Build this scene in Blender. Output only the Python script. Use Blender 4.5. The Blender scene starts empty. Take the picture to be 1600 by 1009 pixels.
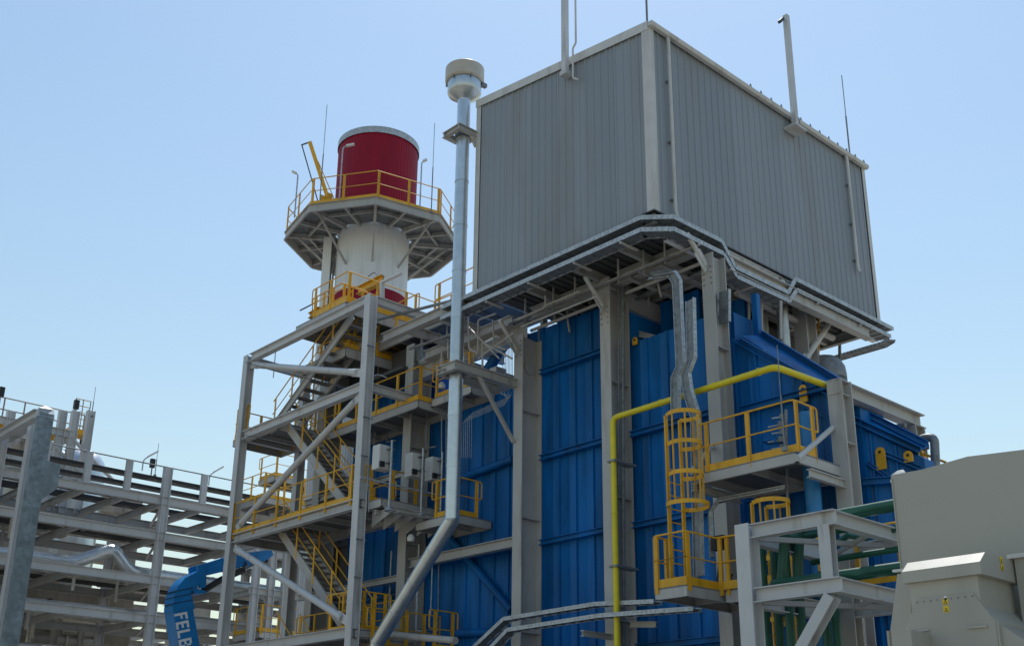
import bpy, bmesh, math, random
from mathutils import Vector, Matrix
random.seed(7)
sc = bpy.context.scene
COL = sc.collection
R = math.radians
# ------------------------------------------------------------------ camera
EYE = Vector((0, 0, 1.7))
YAW, PITCH, ROLL, FPX, PPX, PPY = 0.83080132, 0.34152976, 0.01105514, 1754.285811, 800.0, 600.5075
CF = Vector((math.cos(PITCH)*math.cos(YAW), math.cos(PITCH)*math.sin(YAW), math.sin(PITCH)))
_r = CF.cross(Vector((0, 0, 1))).normalized(); _u = _r.cross(CF)
CR = _r*math.cos(ROLL) + _u*math.sin(ROLL)
CU = -_r*math.sin(ROLL) + _u*math.cos(ROLL)
cam = bpy.data.cameras.new('camera'); cam.sensor_width = 36; cam.lens = FPX/1600*36
cam.shift_y = (PPY-504.5)/1600
cam.clip_start = 0.1; cam.clip_end = 3000
camo = bpy.data.objects.new('camera', cam); COL.objects.link(camo)
camo.matrix_world = Matrix(((CR.x, CU.x, -CF.x, EYE.x), (CR.y, CU.y, -CF.y, EYE.y), (CR.z, CU.z, -CF.z, EYE.z), (0, 0, 0, 1)))
sc.camera = camo
# ------------------------------------------------------------------ light
SUN_EL, SUN_AZ = R(63), R(39)          # azimuth measured from +X towards +Y: the sun stands behind the plant
w = bpy.data.worlds.new('World'); sc.world = w; w.use_nodes = True
nt = w.node_tree; nt.nodes.clear()
sky = nt.nodes.new('ShaderNodeTexSky'); sky.sky_type = 'NISHITA'; sky.sun_disc = False
sky.sun_elevation = SUN_EL; sky.sun_rotation = math.pi/2 - SUN_AZ
sky.air_density = 2.0; sky.dust_density = 0.6; sky.ozone_density = 1.3; sky.altitude = 0
bg = nt.nodes.new('ShaderNodeBackground'); bg.inputs[1].default_value = 0.118
ow = nt.nodes.new('ShaderNodeOutputWorld')
tint = nt.nodes.new('ShaderNodeMix'); tint.data_type = 'RGBA'; tint.blend_type = 'MULTIPLY'; tint.inputs[0].default_value = 1; tint.inputs[7].default_value = (.96, 1.01, 1.07, 1)
nt.links.new(sky.outputs[0], tint.inputs[6]); nt.links.new(tint.outputs[2], bg.inputs[0]); nt.links.new(bg.outputs[0], ow.inputs[0])
sl = bpy.data.lights.new('sun', 'SUN'); sl.energy = 3.6; sl.angle = R(0.5); sl.color = (1, .96, .9)
so = bpy.data.objects.new('sun', sl); COL.objects.link(so)
sd = Vector((math.cos(SUN_EL)*math.cos(SUN_AZ), math.cos(SUN_EL)*math.sin(SUN_AZ), math.sin(SUN_EL)))
so.rotation_euler = sd.to_track_quat('Z', 'Y').to_euler(); so.location = sd*80
sc.view_settings.view_transform = 'Standard'; sc.view_settings.look = 'None'
sc.view_settings.exposure = 0.0; sc.view_settings.gamma = 1
sc.view_settings.use_curve_mapping = False

# ------------------------------------------------------------------ helpers
def P(px, py, X=None, Y=None, Z=None):
    """point of the real plane X=, Y= or Z= that stands at a pixel of the survey photograph"""
    d = CF + CR*((px-PPX)/FPX) - CU*((py-PPY)/FPX)
    t = (X/d.x) if X is not None else (Y/d.y) if Y is not None else (Z-1.7)/d.z
    return EYE + d*t
V3 = lambda *a: Vector(a)
MATS = {}
def mat(name, col, rough=.5, metal=0, var=.08, scale=3, bump=.0, bscale=40, streak=0, dirt=None, dscale=1.2, dthr=.6, spec=.5, voro=0):
    m = bpy.data.materials.new(name); m.use_nodes = True; n = m.node_tree; b = n.nodes['Principled BSDF']
    L = n.links.new
    b.inputs['Roughness'].default_value = rough; b.inputs['Metallic'].default_value = metal
    b.inputs['Specular IOR Level'].default_value = spec
    tc = n.nodes.new('ShaderNodeTexCoord')
    geo = n.nodes.new('ShaderNodeNewGeometry')
    src = geo.outputs['Position']
    no = n.nodes.new('ShaderNodeTexNoise'); no.inputs['Scale'].default_value = scale; no.inputs['Detail'].default_value = 6
    if streak:
        mp = n.nodes.new('ShaderNodeMapping'); mp.inputs['Scale'].default_value = (1, 1, streak)
        L(src, mp.inputs[0]); L(mp.outputs[0], no.inputs['Vector'])
    else: L(src, no.inputs['Vector'])
    rp = n.nodes.new('ShaderNodeValToRGB')
    c = Vector(col)
    rp.color_ramp.elements[0].position = .3; rp.color_ramp.elements[1].position = .72
    rp.color_ramp.elements[0].color = (*(c*(1-var)), 1); rp.color_ramp.elements[1].color = (*[min(1, v*(1+var)) for v in c], 1)
    L(no.outputs['Fac'], rp.inputs[0]); out = rp.outputs[0]
    if voro:
        vo = n.nodes.new('ShaderNodeTexVoronoi'); vo.inputs['Scale'].default_value = voro; L(src, vo.inputs['Vector'])
        mx = n.nodes.new('ShaderNodeMix'); mx.data_type = 'RGBA'; mx.blend_type = 'MULTIPLY'; mx.inputs[0].default_value = .35
        L(out, mx.inputs[6]); L(vo.outputs['Color'], mx.inputs[7])
        bwv = n.nodes.new('ShaderNodeRGBToBW'); L(vo.outputs['Color'], bwv.inputs[0]); L(bwv.outputs[0], mx.inputs[7]); out = mx.outputs[2]
    # every object its own slight tone
    oi = n.nodes.new('ShaderNodeObjectInfo'); hs = n.nodes.new('ShaderNodeHueSaturation')
    mr = n.nodes.new('ShaderNodeMapRange'); mr.inputs[3].default_value = .93; mr.inputs[4].default_value = 1.07
    L(oi.outputs['Random'], mr.inputs[0]); L(mr.outputs[0], hs.inputs['Value']); L(out, hs.inputs['Color']); out = hs.outputs[0]
    if dirt:
        nd = n.nodes.new('ShaderNodeTexNoise'); nd.inputs['Scale'].default_value = dscale; nd.inputs['Detail'].default_value = 9
        mp2 = n.nodes.new('ShaderNodeMapping'); mp2.inputs['Scale'].default_value = (2.5, 2.5, .35); L(src, mp2.inputs[0]); L(mp2.outputs[0], nd.inputs['Vector'])
        r2 = n.nodes.new('ShaderNodeValToRGB'); r2.color_ramp.elements[0].position = dthr-.06; r2.color_ramp.elements[1].position = dthr+.14
        r2.color_ramp.elements[1].color = (.75, .75, .75, 1)
        L(nd.outputs['Fac'], r2.inputs[0])
        mx = n.nodes.new('ShaderNodeMix'); mx.data_type = 'RGBA'; mx.inputs[7].default_value = (*dirt, 1)
        L(r2.outputs[0], mx.inputs[0]); L(out, mx.inputs[6]); out = mx.outputs[2]
    L(out, b.inputs['Base Color'])
    rr = n.nodes.new('ShaderNodeMapRange'); rr.inputs[3].default_value = max(.02, rough-.08); rr.inputs[4].default_value = min(1, rough+.1)
    L(no.outputs['Fac'], rr.inputs[0]); L(rr.outputs[0], b.inputs['Roughness'])
    if bump:
        nb = n.nodes.new('ShaderNodeTexNoise'); nb.inputs['Scale'].default_value = bscale; nb.inputs['Detail'].default_value = 4; L(src, nb.inputs['Vector'])
        bp = n.nodes.new('ShaderNodeBump'); bp.inputs['Strength'].default_value = bump; bp.inputs['Distance'].default_value = .02
        L(nb.outputs['Fac'], bp.inputs['Height']); L(bp.outputs[0], b.inputs['Normal'])
    MATS[name] = m; return m
STEEL = mat('painted_steel', (.45, .44, .42), .45, var=.07, scale=1.5, dirt=(.25, .21, .17), dscale=1.0, dthr=.62, bump=.1, bscale=12)
STEELB = mat('painted_steel_bluish', (.56, .565, .57), .45, var=.07, scale=1.5, dirt=(.28, .25, .21), dthr=.64, bump=.1, bscale=12)
CLAD = mat('grey_cladding', (.275, .305, .34), .5, var=.06, scale=.8, streak=.15, dirt=(.25, .25, .25), dscale=.5, dthr=.56, bump=.08, bscale=6)
TRIM = mat('white_trim', (.60, .60, .58), .45, var=.06, dirt=(.36, .33, .29), dthr=.6)
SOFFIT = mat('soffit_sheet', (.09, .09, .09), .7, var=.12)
BLUE = mat('blue_casing_paint', (.001, .135, .42), .48, spec=.3, var=.3, scale=.7, streak=.3, dirt=(.004, .07, .19), dscale=.9, dthr=.52, bump=.5, bscale=1.3)
LBLUE = mat('light_blue_paint', (.015, .19, .46), .4, var=.1)
LIFTB = mat('lift_blue_paint', (.008, .20, .52), .35, var=.1, dirt=(.05, .10, .17), dthr=.62)
YEL = mat('safety_yellow', (.76, .40, .018), .45, var=.12, dirt=(.36, .2, .03), dthr=.62)
GASY = mat('gas_pipe_yellow', (.72, .60, .02), .4, var=.08, dirt=(.45, .36, .05), dthr=.64)
GALV = mat('galvanised_steel', (.54, .58, .61), .45, metal=.35, var=.12, scale=6, voro=14, bump=.08)
GALVD = mat('galvanised_dull', (.27, .29, .30), .55, metal=.3, var=.15, voro=9)
GALVB = mat('weathered_galvanised', (.30, .37, .41), .5, metal=.3, var=.25, scale=3, voro=7, dirt=(.2, .24, .26), dthr=.52)
ALU = mat('bright_aluminium_jacket', (.62, .66, .68), .33, metal=.9, var=.08, scale=5, bump=.04, bscale=4)
ALUD = mat('dull_aluminium_jacket', (.5, .49, .46), .38, metal=.85, var=.14, scale=4, bump=.08, bscale=4)
RED = mat('dark_red_cladding', (.30, .004, .025), .5, spec=.25, var=.14, scale=2, streak=.2)
WHITE = mat('white_cladding', (.84, .86, .88), .45, var=.04, scale=1.0, streak=.15, dirt=(.6, .6, .58), dthr=.62)
CREAM = mat('cream_paint', (.52, .48, .41), .45, var=.06)
BEIGE = mat('beige_enclosure_paint', (.415, .40, .345), .48, var=.03, scale=1.0, dirt=(.35, .34, .30), dscale=.7, dthr=.6, bump=.1, bscale=5)
GREEN = mat('green_pipe_paint', (.01, .10, .065), .4, var=.15)
DARK = mat('dark_rubber', (.02, .02, .022), .5)
BLACK = mat('black_void_sheet', (.025, .026, .028), .8)
GREYCL = mat('dull_grey_insulation', (.10, .10, .105), .55, var=.12, dirt=(.07, .065, .06))
CONC = mat('concrete', (.38, .35, .30), .85, var=.14, scale=1.5, dirt=(.25, .22, .18), dthr=.55, bump=.3)
GRND = mat('pale_gravel_ground', (.24, .22, .18), .95, var=.2, scale=.6, bump=.4)
PAVE = mat('worn_pavement', (.22, .21, .19), .9, var=.15, scale=1.2, dirt=(.14, .13, .12), dthr=.55, bump=.3)
GRATE = mat('steel_grating', (.22, .22, .22), .6, metal=.2, var=.1)
WBOX = mat('white_instrument_box', (.62, .62, .60), .4, var=.04)
STICK = mat('warning_sticker_yellow', (.75, .52, .02), .5)
LETTER = mat('white_lettering', (.78, .78, .78), .5, var=.03)
LAMPW = mat('lamp_cover', (.75, .75, .73), .3, var=.02)
GUARD = mat('pale_rail_paint', (.30, .27, .23), .6)

ORI = {}
class M:
    def __init__(s): s.v = []; s.f = []; s.s = []
    def add(s, vs, fs, smooth=False):
        o = len(s.v); s.v += [Vector(v) for v in vs]
        for f in fs: s.f.append([i+o for i in f]); s.s.append(smooth)
        return s
    def obox(s, c, ax, ay, az, hx, hy, hz):
        c = Vector(c); vs = []
        for i in (-1, 1):
            for j in (-1, 1):
                for k in (-1, 1): vs.append(c+ax*hx*i+ay*hy*j+az*hz*k)
        return s.add(vs, [(0, 1, 3, 2), (4, 6, 7, 5), (0, 4, 5, 1), (2, 3, 7, 6), (0, 2, 6, 4), (1, 5, 7, 3)])
    def box(s, a, b):
        a = Vector(a); b = Vector(b); c = (a+b)/2; h = (b-a)/2
        return s.obox(c, V3(1, 0, 0), V3(0, 1, 0), V3(0, 0, 1), abs(h.x), abs(h.y), abs(h.z))
    def bar(s, a, b, w, h, up=V3(0, 0, 1)):
        a = Vector(a); b = Vector(b); d = (b-a); L = d.length; d /= L
        up = Vector(up)
        if abs(d.dot(up)) > .98: up = V3(1, 0, 0)
        sd = d.cross(up).normalized(); u = sd.cross(d)
        return s.obox((a+b)/2, d, sd, u, L/2, w/2, h/2)
    def prof(s, a, b, poly, up=V3(0, 0, 1), smooth=False):
        """extrude a 2-D outline (side, up) from a to b"""
        a = Vector(a); b = Vector(b); d = (b-a).normalized(); up = Vector(up)
        if abs(d.dot(up)) > .98: up = V3(1, 0, 0)
        sd = d.cross(up).normalized(); u = sd.cross(d); n = len(poly)
        vs = [a+sd*x+u*y for x, y in poly]+[b+sd*x+u*y for x, y in poly]
        return s.add(vs, [[i, (i+1) % n, n+(i+1) % n, n+i] for i in range(n)]+[list(range(n))[::-1], list(range(n, 2*n))], smooth)
    def H(s, a, b, h, w, up=V3(0, 0, 1), tf=.022, tw=.014):
        p = [(-w/2, -h/2), (w/2, -h/2), (w/2, -h/2+tf), (tw/2, -h/2+tf), (tw/2, h/2-tf), (w/2, h/2-tf), (w/2, h/2), (-w/2, h/2), (-w/2, h/2-tf), (-tw/2, h/2-tf), (-tw/2, -h/2+tf), (-w/2, -h/2+tf)]
        # three boxes keep every cap planar
        a = Vector(a); b = Vector(b); d = (b-a).normalized(); up = Vector(up)
        if abs(d.dot(up)) > .98: up = V3(1, 0, 0)
        sd = d.cross(up).normalized(); u = sd.cross(d)
        n = len(p); vs = [a+sd*x+u*y for x, y in p]+[b+sd*x+u*y for x, y in p]
        fs = [[i, (i+1) % n, n+(i+1) % n, n+i] for i in range(n)]
        for o in (0, n): fs += [[o+0, o+1, o+2, o+3, o+10, o+11], [o+3, o+4, o+9, o+10], [o+4, o+5, o+6, o+7, o+8, o+9]]
        return s.add(vs, fs)
    def Cn(s, a, b, h, w, up=V3(0, 0, 1), t=.012, flip=1):
        f = flip
        p = [(0, -h/2), (w*f, -h/2), (w*f, -h/2+t), (t*f, -h/2+t), (t*f, h/2-t), (w*f, h/2-t), (w*f, h/2), (0, h/2)]
        return s.prof(a, b, p, up)
    def tube(s, pts, r, n=12, cap=True, rs=None):
        pts = [Vector(p) for p in pts]; m = len(pts); rs = rs or [r]*m
        tang = []
        for i in range(m):
            if i == 0: t = pts[1]-pts[0]
            elif i == m-1: t = pts[-1]-pts[-2]
            else: t = (pts[i]-pts[i-1]).normalized()+(pts[i+1]-pts[i]).normalized()
            tang.append(t.normalized())
        t0 = tang[0]; a = Vector((0, 0, 1)) if abs(t0.z) < .9 else Vector((1, 0, 0))
        u = t0.cross(a).normalized(); vs = []; 
        for i in range(m):
            t = tang[i]; u = (u-t*u.dot(t)).normalized(); v = t.cross(u)
            k = 1
            if 0 < i < m-1:
                cs = (pts[i]-pts[i-1]).normalized().dot(t); k = 1/max(cs, .5)
                bn = (pts[i]-pts[i-1]).cross(pts[i+1]-pts[i])
                bn = bn.normalized() if bn.length > 1e-6 else None
            for j in range(n):
                q = 2*math.pi*j/n; o = (u*math.cos(q)+v*math.sin(q))*rs[i]
                if 0 < i < m-1 and bn is not None:
                    pb = bn.cross(t); o = o + pb*(o.dot(pb))*(k-1)
                vs.append(pts[i]+o)
        fs = [[i*n+j, i*n+(j+1) % n, (i+1)*n+(j+1) % n, (i+1)*n+j] for i in range(m-1) for j in range(n)]
        s.add(vs, fs, n > 6)
        if cap:
            o = len(s.v)-len(vs)
            s.f.append([o+j for j in range(n)][::-1]); s.s.append(False)
            s.f.append([o+(m-1)*n+j for j in range(n)]); s.s.append(False)
        return s
    def lathe(s, prof, c, n=32, a0=0, a1=2*math.pi, smooth=True, rib=0, ribn=0):
        c = Vector(c); full = abs(a1-a0-2*math.pi) < 1e-6; k = n if full else n+1; vs = []
        for r, z in prof:
            for j in range(k):
                q = a0+(a1-a0)*j/n
                rr = r + (rib if (ribn and (j % 4) in (0, 1)) else 0)
                vs.append(c+V3(rr*math.cos(q), rr*math.sin(q), z))
        fs = []
        for i in range(len(prof)-1):
            for j in range(n):
                fs.append([i*k+j, i*k+(j+1) % k, (i+1)*k+(j+1) % k, (i+1)*k+j])
        return s.add(vs, fs, smooth)
    def prism(s, poly, d):
        d = Vector(d); n = len(poly); poly = [Vector(p) for p in poly]
        return s.add(poly+[p+d for p in poly], [[i, (i+1) % n, n+(i+1) % n, n+i] for i in range(n)]+[list(range(n))[::-1], list(range(n, 2*n))])
    def mesh(s, name, m, org=V3(0, 0, 0)):
        me = bpy.data.meshes.new(name); me.from_pydata([tuple(v-org) for v in s.v], [], s.f)
        me.polygons.foreach_set('use_smooth', s.s); me.materials.append(m)
        bm = bmesh.new(); bm.from_mesh(me); bmesh.ops.recalc_face_normals(bm, faces=bm.faces); bm.to_mesh(me); bm.free(); me.set_sharp_from_angle(angle=R(38))
        return me
    def obj(s, name, m, parent=None, label=None, kind=None, cat=None, group=None, org=None):
        lo = Vector([min(v[i] for v in s.v) for i in range(3)]); hi = Vector([max(v[i] for v in s.v) for i in range(3)])
        o = Vector(((lo.x+hi.x)/2, (lo.y+hi.y)/2, lo.z)) if org is None else Vector(org)
        ob = bpy.data.objects.new(name, s.mesh(name, m, o)); COL.objects.link(ob)
        return reg(ob, o, parent, label, kind, cat, group)
def reg(ob, o, parent, label=None, kind=None, cat=None, group=None):
    ORI[ob.name] = o
    if parent is not None:
        ob.parent = parent; ob.location = o-ORI[parent.name]
    else: ob.location = o
    if label: ob['label'] = label
    if kind: ob['kind'] = kind
    if cat: ob['category'] = cat
    if group: ob['group'] = group
    return ob
def put(name, me, o, parent, rotz=0, label=None, cat=None, group=None):
    ob = bpy.data.objects.new(name, me); COL.objects.link(ob); ob.rotation_euler.z = rotz
    return reg(ob, Vector(o), parent, label, None, cat, group)
def thing(name, label, cat, loc, group=None):
    e = bpy.data.objects.new(name, None); COL.objects.link(e); e.empty_display_size = .3
    return reg(e, Vector(loc), None, label, None, cat, group)
def rnd(pts, r=.3, n=4):
    """round the inner corners of a path"""
    pts = [Vector(p) for p in pts]; out = [pts[0]]
    for i in range(1, len(pts)-1):
        a = pts[i-1]-pts[i]; b = pts[i+1]-pts[i]; rr = min(r, a.length*.48, b.length*.48)
        p0 = pts[i]+a.normalized()*rr; p1 = pts[i]+b.normalized()*rr
        for k in range(n+1):
            t = k/n; out.append(p0*(1-t)**2+pts[i]*2*t*(1-t)+p1*t*t)
    out.append(pts[-1]); return out
def clipat(poly, lo, hi): ...
Z = V3(0, 0, 1); AX = V3(1, 0, 0); AY = V3(0, 1, 0)
POSTS = {}
def railing(root, pts, h=1.1, sp=1.25, toe=.15, m=None, endloop=True, r=.022, down=.12, pw=.095):
    """yellow guard rail along a path of deck edge points (on the deck level)"""
    m = m or YEL; pts = [Vector(p) for p in pts]
    top = [p+Z*h for p in pts]; mid = [p+Z*h*.52 for p in pts]
    if endloop:
        d0 = (pts[0]-pts[1]).normalized()*.13; d1 = (pts[-1]-pts[-2]).normalized()*.13
        loop = [mid[0], mid[0]+d0, top[0]+d0]+top+[top[-1]+d1, mid[-1]+d1, mid[-1]]
        M().tube(rnd(loop, .09, 2), r, 6).obj('handrail', m, root)
    else: M().tube(rnd(top, .07, 2), r, 6).obj('handrail', m, root)
    M().tube(mid, r*.8, 6).obj('mid_rail', m, root)
    for a, b in zip(pts, pts[1:]):
        d = b-a; L = d.length
        if L < .05: continue
        dn = d.normalized(); ang = math.atan2(dn.y, dn.x)
        if toe:
            M().bar(a+Z*toe/2, b+Z*toe/2, .012, toe).obj('toe_plate', m, root)
        k = max(1, round(L/sp)); key = (round(h, 2), m.name, down, pw)
        if key not in POSTS:
            q = M().box((-pw/2, -.008, -down), (pw/2, .008, h)).box((pw/2-.008, -.03, -down), (pw/2+.003, .03, h*.98)); POSTS[key] = q.mesh('post', m)
        for i in range(k+1):
            if i == k and b is not pts[-1] and L > .5: continue
            t = (i/k); t = min(max(t, .06/L*1.2), 1-.06/L*1.2)
            put('post', POSTS[key], a+d*t, root, ang)
def platform(name, label, pts_rail_sets, deck, z, beamh=.22, m=None, joists=True, group=None, rail_h=1.1, toe=.15, sp=1.25, posts=True):
    """deck: list of xy corners (ccw) ; z: deck level ; rails are lists of xyz/xy"""
    c = sum((Vector((p[0], p[1], 0)) for p in deck), V3(0, 0, 0))/len(deck)
    t = thing(name, label, 'platform', (c.x, c.y, z), group)
    m = m or STEEL
    poly = [V3(p[0], p[1], z-.035) for p in deck]
    M().prism(poly, (0, 0, .03)).obj('deck_grating', GRATE, t)
    n = len(deck)
    for i in range(n):
        a = V3(deck[i][0], deck[i][1], z-.037-beamh/2); b = V3(deck[(i+1) % n][0], deck[(i+1) % n][1], z-.037-beamh/2)
        inn = (c-(a+b)/2); inn.z = 0; d = (b-a).normalized(); nn = Z.cross(d)
        if nn.dot(inn) < 0: nn = -nn
        q = M(); sdv = d.cross(Z).normalized(); q.Cn(a, b, beamh, .08, Z, .012, 1 if sdv.dot(nn) > 0 else -1); q.obj('edge_beam', m, t)
    if joists:
        xs = [p[0] for p in deck]; ys = [p[1] for p in deck]; lx = max(xs)-min(xs); ly = max(ys)-min(ys)
        if ly >= lx:
            k = max(2, int(ly/1.2))
            for i in range(1, k):
                y = min(ys)+ly*i/k; M().H((min(xs)+.05, y, z-.13), (max(xs)-.05, y, z-.13), .16, .09).obj('joist', m, t)
        else:
            k = max(2, int(lx/1.2))
            for i in range(1, k):
                x = min(xs)+lx*i/k; M().H((x, min(ys)+.05, z-.13), (x, max(ys)-.05, z-.13), .16, .09).obj('joist', m, t)
    for rs in pts_rail_sets:
        railing(t, [V3(p[0], p[1], z) for p in rs], h=rail_h, toe=toe, sp=sp)
    return t
TREAD = {}
def stair(label, a, b, wdir, width=.8, hr=(1, 1), group=None, m=None, depth=.29):
    """a: foot, b: head (centre lines of the -side stringer); wdir: direction of the other stringer"""
    a = Vector(a); b = Vector(b); wd = Vector(wdir); m = m or STEEL
    t = thing('staircase', label, 'stairs', a, group)
    for k in (0, 1):
        M().Cn(a+wd*width*k, b+wd*width*k, depth, .07, Z, .012, 1 if k == 0 else -1).obj('stringer', m, t)
    n = int(abs(b.z-a.z)/.21); d = b-a; hd = Vector((d.x, d.y, 0)).normalized()
    key = (round(width, 2), round(hd.y, 1))
    if key not in TREAD: TREAD[key] = M().obox((0, 0, 0), hd, Vector(wd), Z, .13, width/2-.015, .022).mesh('tread', GRATE)
    for i in range(1, n):
        put('tread', TREAD[key], a+d*i/n+wd*width/2+Z*.02, t)
    for k in (0, 1):
        if not hr[k]: continue
        o = wd*(width*k)
        for hh, nm, r in ((1.0, 'handrail', .022), (.52, 'mid_rail', .017)):
            M().tube([a+o+Z*(hh+.1), b+o+Z*(hh+.1)], r, 6).obj(nm, YEL, t)
        kk = max(2, round(d.length/1.5))
        for i in range(kk+1):
            f = min(max(i/kk, .03), .97); p = a+d*f+o
            M().box((p.x-.01, p.y-.035, p.z-.1), (p.x+.01, p.y+.035, p.z+1.1)).obj('post', YEL, t)
    return t
def cage_ladder(label, foot, top, udir, outdir, w=.5, cage_from=2.2, ext=1.1, hoop=.36, m=None, group=None):
    """vertical ladder: udir is the rung direction, outdir the side the cage bulges to"""
    foot = Vector(foot); top = Vector(top); m = m or YEL; u = Vector(udir); o = Vector(outdir)
    t = thing('cage_ladder', label, 'ladder', foot, group); zt = top.z+ext
    for k in (-1, 1):
        M().bar(foot+u*w/2*k, V3(foot.x, foot.y, zt)+u*w/2*k, .10, .03, up=o).obj('stile', m, t)
    rm = M().tube([-u*w/2, u*w/2], .014, 6).mesh('rung', m)
    z = foot.z+.25
    while z < top.z+.05:
        put('rung', rm, V3(foot.x, foot.y, z), t); z += .29
    cc = V3(foot.x, foot.y, 0)+o*hoop*.85; zs = []; z = foot.z+cage_from
    nz = max(2, round((zt-z)/.6))
    for i in range(nz+1): zs.append(z+(zt-z)*i/nz)
    for i, z in enumerate(zs):
        hp = hoop*(1.25 if i == 0 else 1); pts = []
        for k in range(17):
            q = -2.2+4.4*k/16; pts.append(cc+Z*z+o*math.cos(q)*hp+u*math.sin(q)*hp)
        pts = [V3(foot.x, foot.y, z)-u*w/2]+pts+[V3(foot.x, foot.y, z)+u*w/2]
        q = M()
        for a, b in zip(pts, pts[1:]): q.bar(a, b, .014, .09)
        q.obj('hoop', m, t)
    for k in range(5):
        q = -1.7+3.4*k/4; c = cc+o*math.cos(q)*hoop*.97+u*math.sin(q)*hoop*.97
        M().bar(c+Z*zs[0], c+Z*zs[-1], .05, .01, up=o).obj('cage_strap', m, t)
    return t
def tray(label, pts, wdir, width=.3, h=.1, m=None, up=Z, group=None, slots=True):
    """perforated cable tray along a path; wdir = direction across the tray"""
    m = m or GALV; pts = [Vector(p) for p in pts]; c = pts[0]
    t = thing('cable_tray', label, 'cable tray', c, group)
    dirs = [(b-a).normalized() for a, b in zip(pts, pts[1:])]
    def acr(i):
        if callable(wdir): return wdir(i)
        return Vector(wdir)
    # mitred offsets of the two rails
    offs = []
    for i in range(len(pts)):
        offs.append(acr(i)*width/2)
    for s in (-1, 1):
        q = M()
        for i in range(len(pts)-1):
            a = pts[i]+offs[i]*s; b = pts[i+1]+offs[i+1]*s; d = b-a; L = d.length; dn = d.normalized()
            upv = (acr(i).cross(dn)).normalized()
            if upv.dot(up) < 0: upv = -upv
            q.bar(a+upv*(h/2-.014), b+upv*(h/2-.014), .012, .028, upv); q.bar(a-upv*(h/2-.014), b-upv*(h/2-.014), .012, .028, upv)
            n = max(1, int(L/.13))
            if slots:
                for k in range(n):
                    cc = a+d*((k+.5)/n); q.obox(cc, dn, acr(i), upv, L/n*.46, .005, h/2-.028)
            else: q.bar(a, b, .008, h-.05, upv)
        q.obj('side_rail', m, t)
    q = M()
    for i in range(len(pts)-1):
        a = pts[i]; b = pts[i+1]; d = b-a; L = d.length; dn = d.normalized()
        upv = (acr(i).cross(dn)).normalized()
        if upv.dot(up) < 0: upv = -upv
        n = max(1, int(L/.3))
        for k in range(n): q.obox(a+d*((k+.5)/n)-upv*(h/2-.02), dn, (offs[i].normalized()), upv, .045, width/2-.008, .012)
        q.bar(a-upv*(h/2-.04), b-upv*(h/2-.04), width*.8, .03, upv)
    q.obj('rungs_and_cables', GALVD, t)
    return t
def clad(root, org, ud, L, zb, ztop, od, m, pitch=.27, per=4, dep=.022, name='cladding_sheet', zbf=None):
    """ribbed sheets side by side: org corner, ud along the wall, od outward, ztop(u) the upper edge"""
    org = Vector(org); ud = Vector(ud); od = Vector(od)
    n = max(1, round(L/(pitch*per))); sw = L/n; pt = sw/per; k = 0
    for i in range(n):
        us = []
        for j in range(per):
            u0 = i*sw+j*pt
            us += [(u0, 0), (u0+pt*.62, 0), (u0+pt*.70, dep), (u0+pt*.90, dep), (u0+pt*.98, 0)]
        us.append(((i+1)*sw-.004, 0)); vs = []
        lap = .003*(i % 2)
        for u, o in us:
            zt = ztop(u); b = zb if zbf is None else zbf(u)
            vs += [org+ud*u+od*(o+lap)+Z*(b-org.z), org+ud*u+od*(o+lap)+Z*(zt-org.z)]
        fs = [[2*a, 2*a+2, 2*a+3, 2*a+1] for a in range(len(us)-1)]
        M().add(vs, fs).obj(name, m, root)

# ------------------------------------------------------------------ setting
M().add([(-400, -400, 0), (700, -400, 0), (700, 700, 0), (-400, 700, 0)], [(0, 1, 2, 3)]).obj('ground', GRND, kind='structure')
M().add([(8, -10, .004), (34, -10, .004), (34, 42, .004), (8, 42, .004)], [(0, 1, 2, 3)]).obj('pavement', PAVE, kind='structure')

# ------------------------------------------------------------------ key planes (metres, camera foot at 0,0,0)
XB, XC, XW = 19.0, 20.6, 21.45            # face of the grey penthouse, face of the column row, face of the blue casing
YB = 15.73; ZB = 14.95; YL = 22.43; XR = 29.4
ZC = 20.36; SL = (21.25-20.36)/(YL-YB)

# ------------------------------------------------------------------ grey penthouse
t = thing('grey_penthouse', 'large grey ribbed metal enclosure standing on columns above the blue boiler', 'enclosure', (24.2, 19.1, ZB))
clad(t, (XB, YB+.16, ZB), AY, YL-YB-.3, ZB, lambda u: ZC+SL*(u+.16)-.04, -AX, CLAD, pitch=.27)
clad(t, (XB+.16, YB, ZB), AX, XR-XB-.3, ZB, lambda u: ZC-.04, -AY, CLAD, pitch=.27)
clad(t, (XB, YL, ZB), AX, XR-XB, ZB, lambda u: ZC+SL*(YL-YB), AY, CLAD)
clad(t, (XR, YB, ZB), AY, YL-YB, ZB, lambda u: ZC+SL*u, AX, CLAD)
M().prism([(XB-.06, YB-.06, ZC-.01), (XB-.06, YL+.06, ZC+SL*(YL-YB)), (XR+.06, YL+.06, ZC+SL*(YL-YB)), (XR+.06, YB-.06, ZC-.01)], (0, 0, .05)).obj('roof', CLAD, t)
q = M().box((XB-.055, YB-.055, ZB-.03), (XB+.17, YB-.04, ZC)).box((XB-.055, YB-.04, ZB-.03), (XB-.04, YB+.17, ZC)); q.obj('corner_trim', TRIM, t)
M().box((XB-.05, YL-.15, ZB-.03), (XB-.04, YL+.05, ZC+SL*6.7)).box((XB-.04, YL+.04, ZB), (XB+.2, YL+.05, ZC+SL*6.7)).obj('end_trim', TRIM, t)
M().box((XR-.12, YB-.05, ZB-.03), (XR+.05, YB-.04, ZC)).obj('end_trim', TRIM, t)
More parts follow.
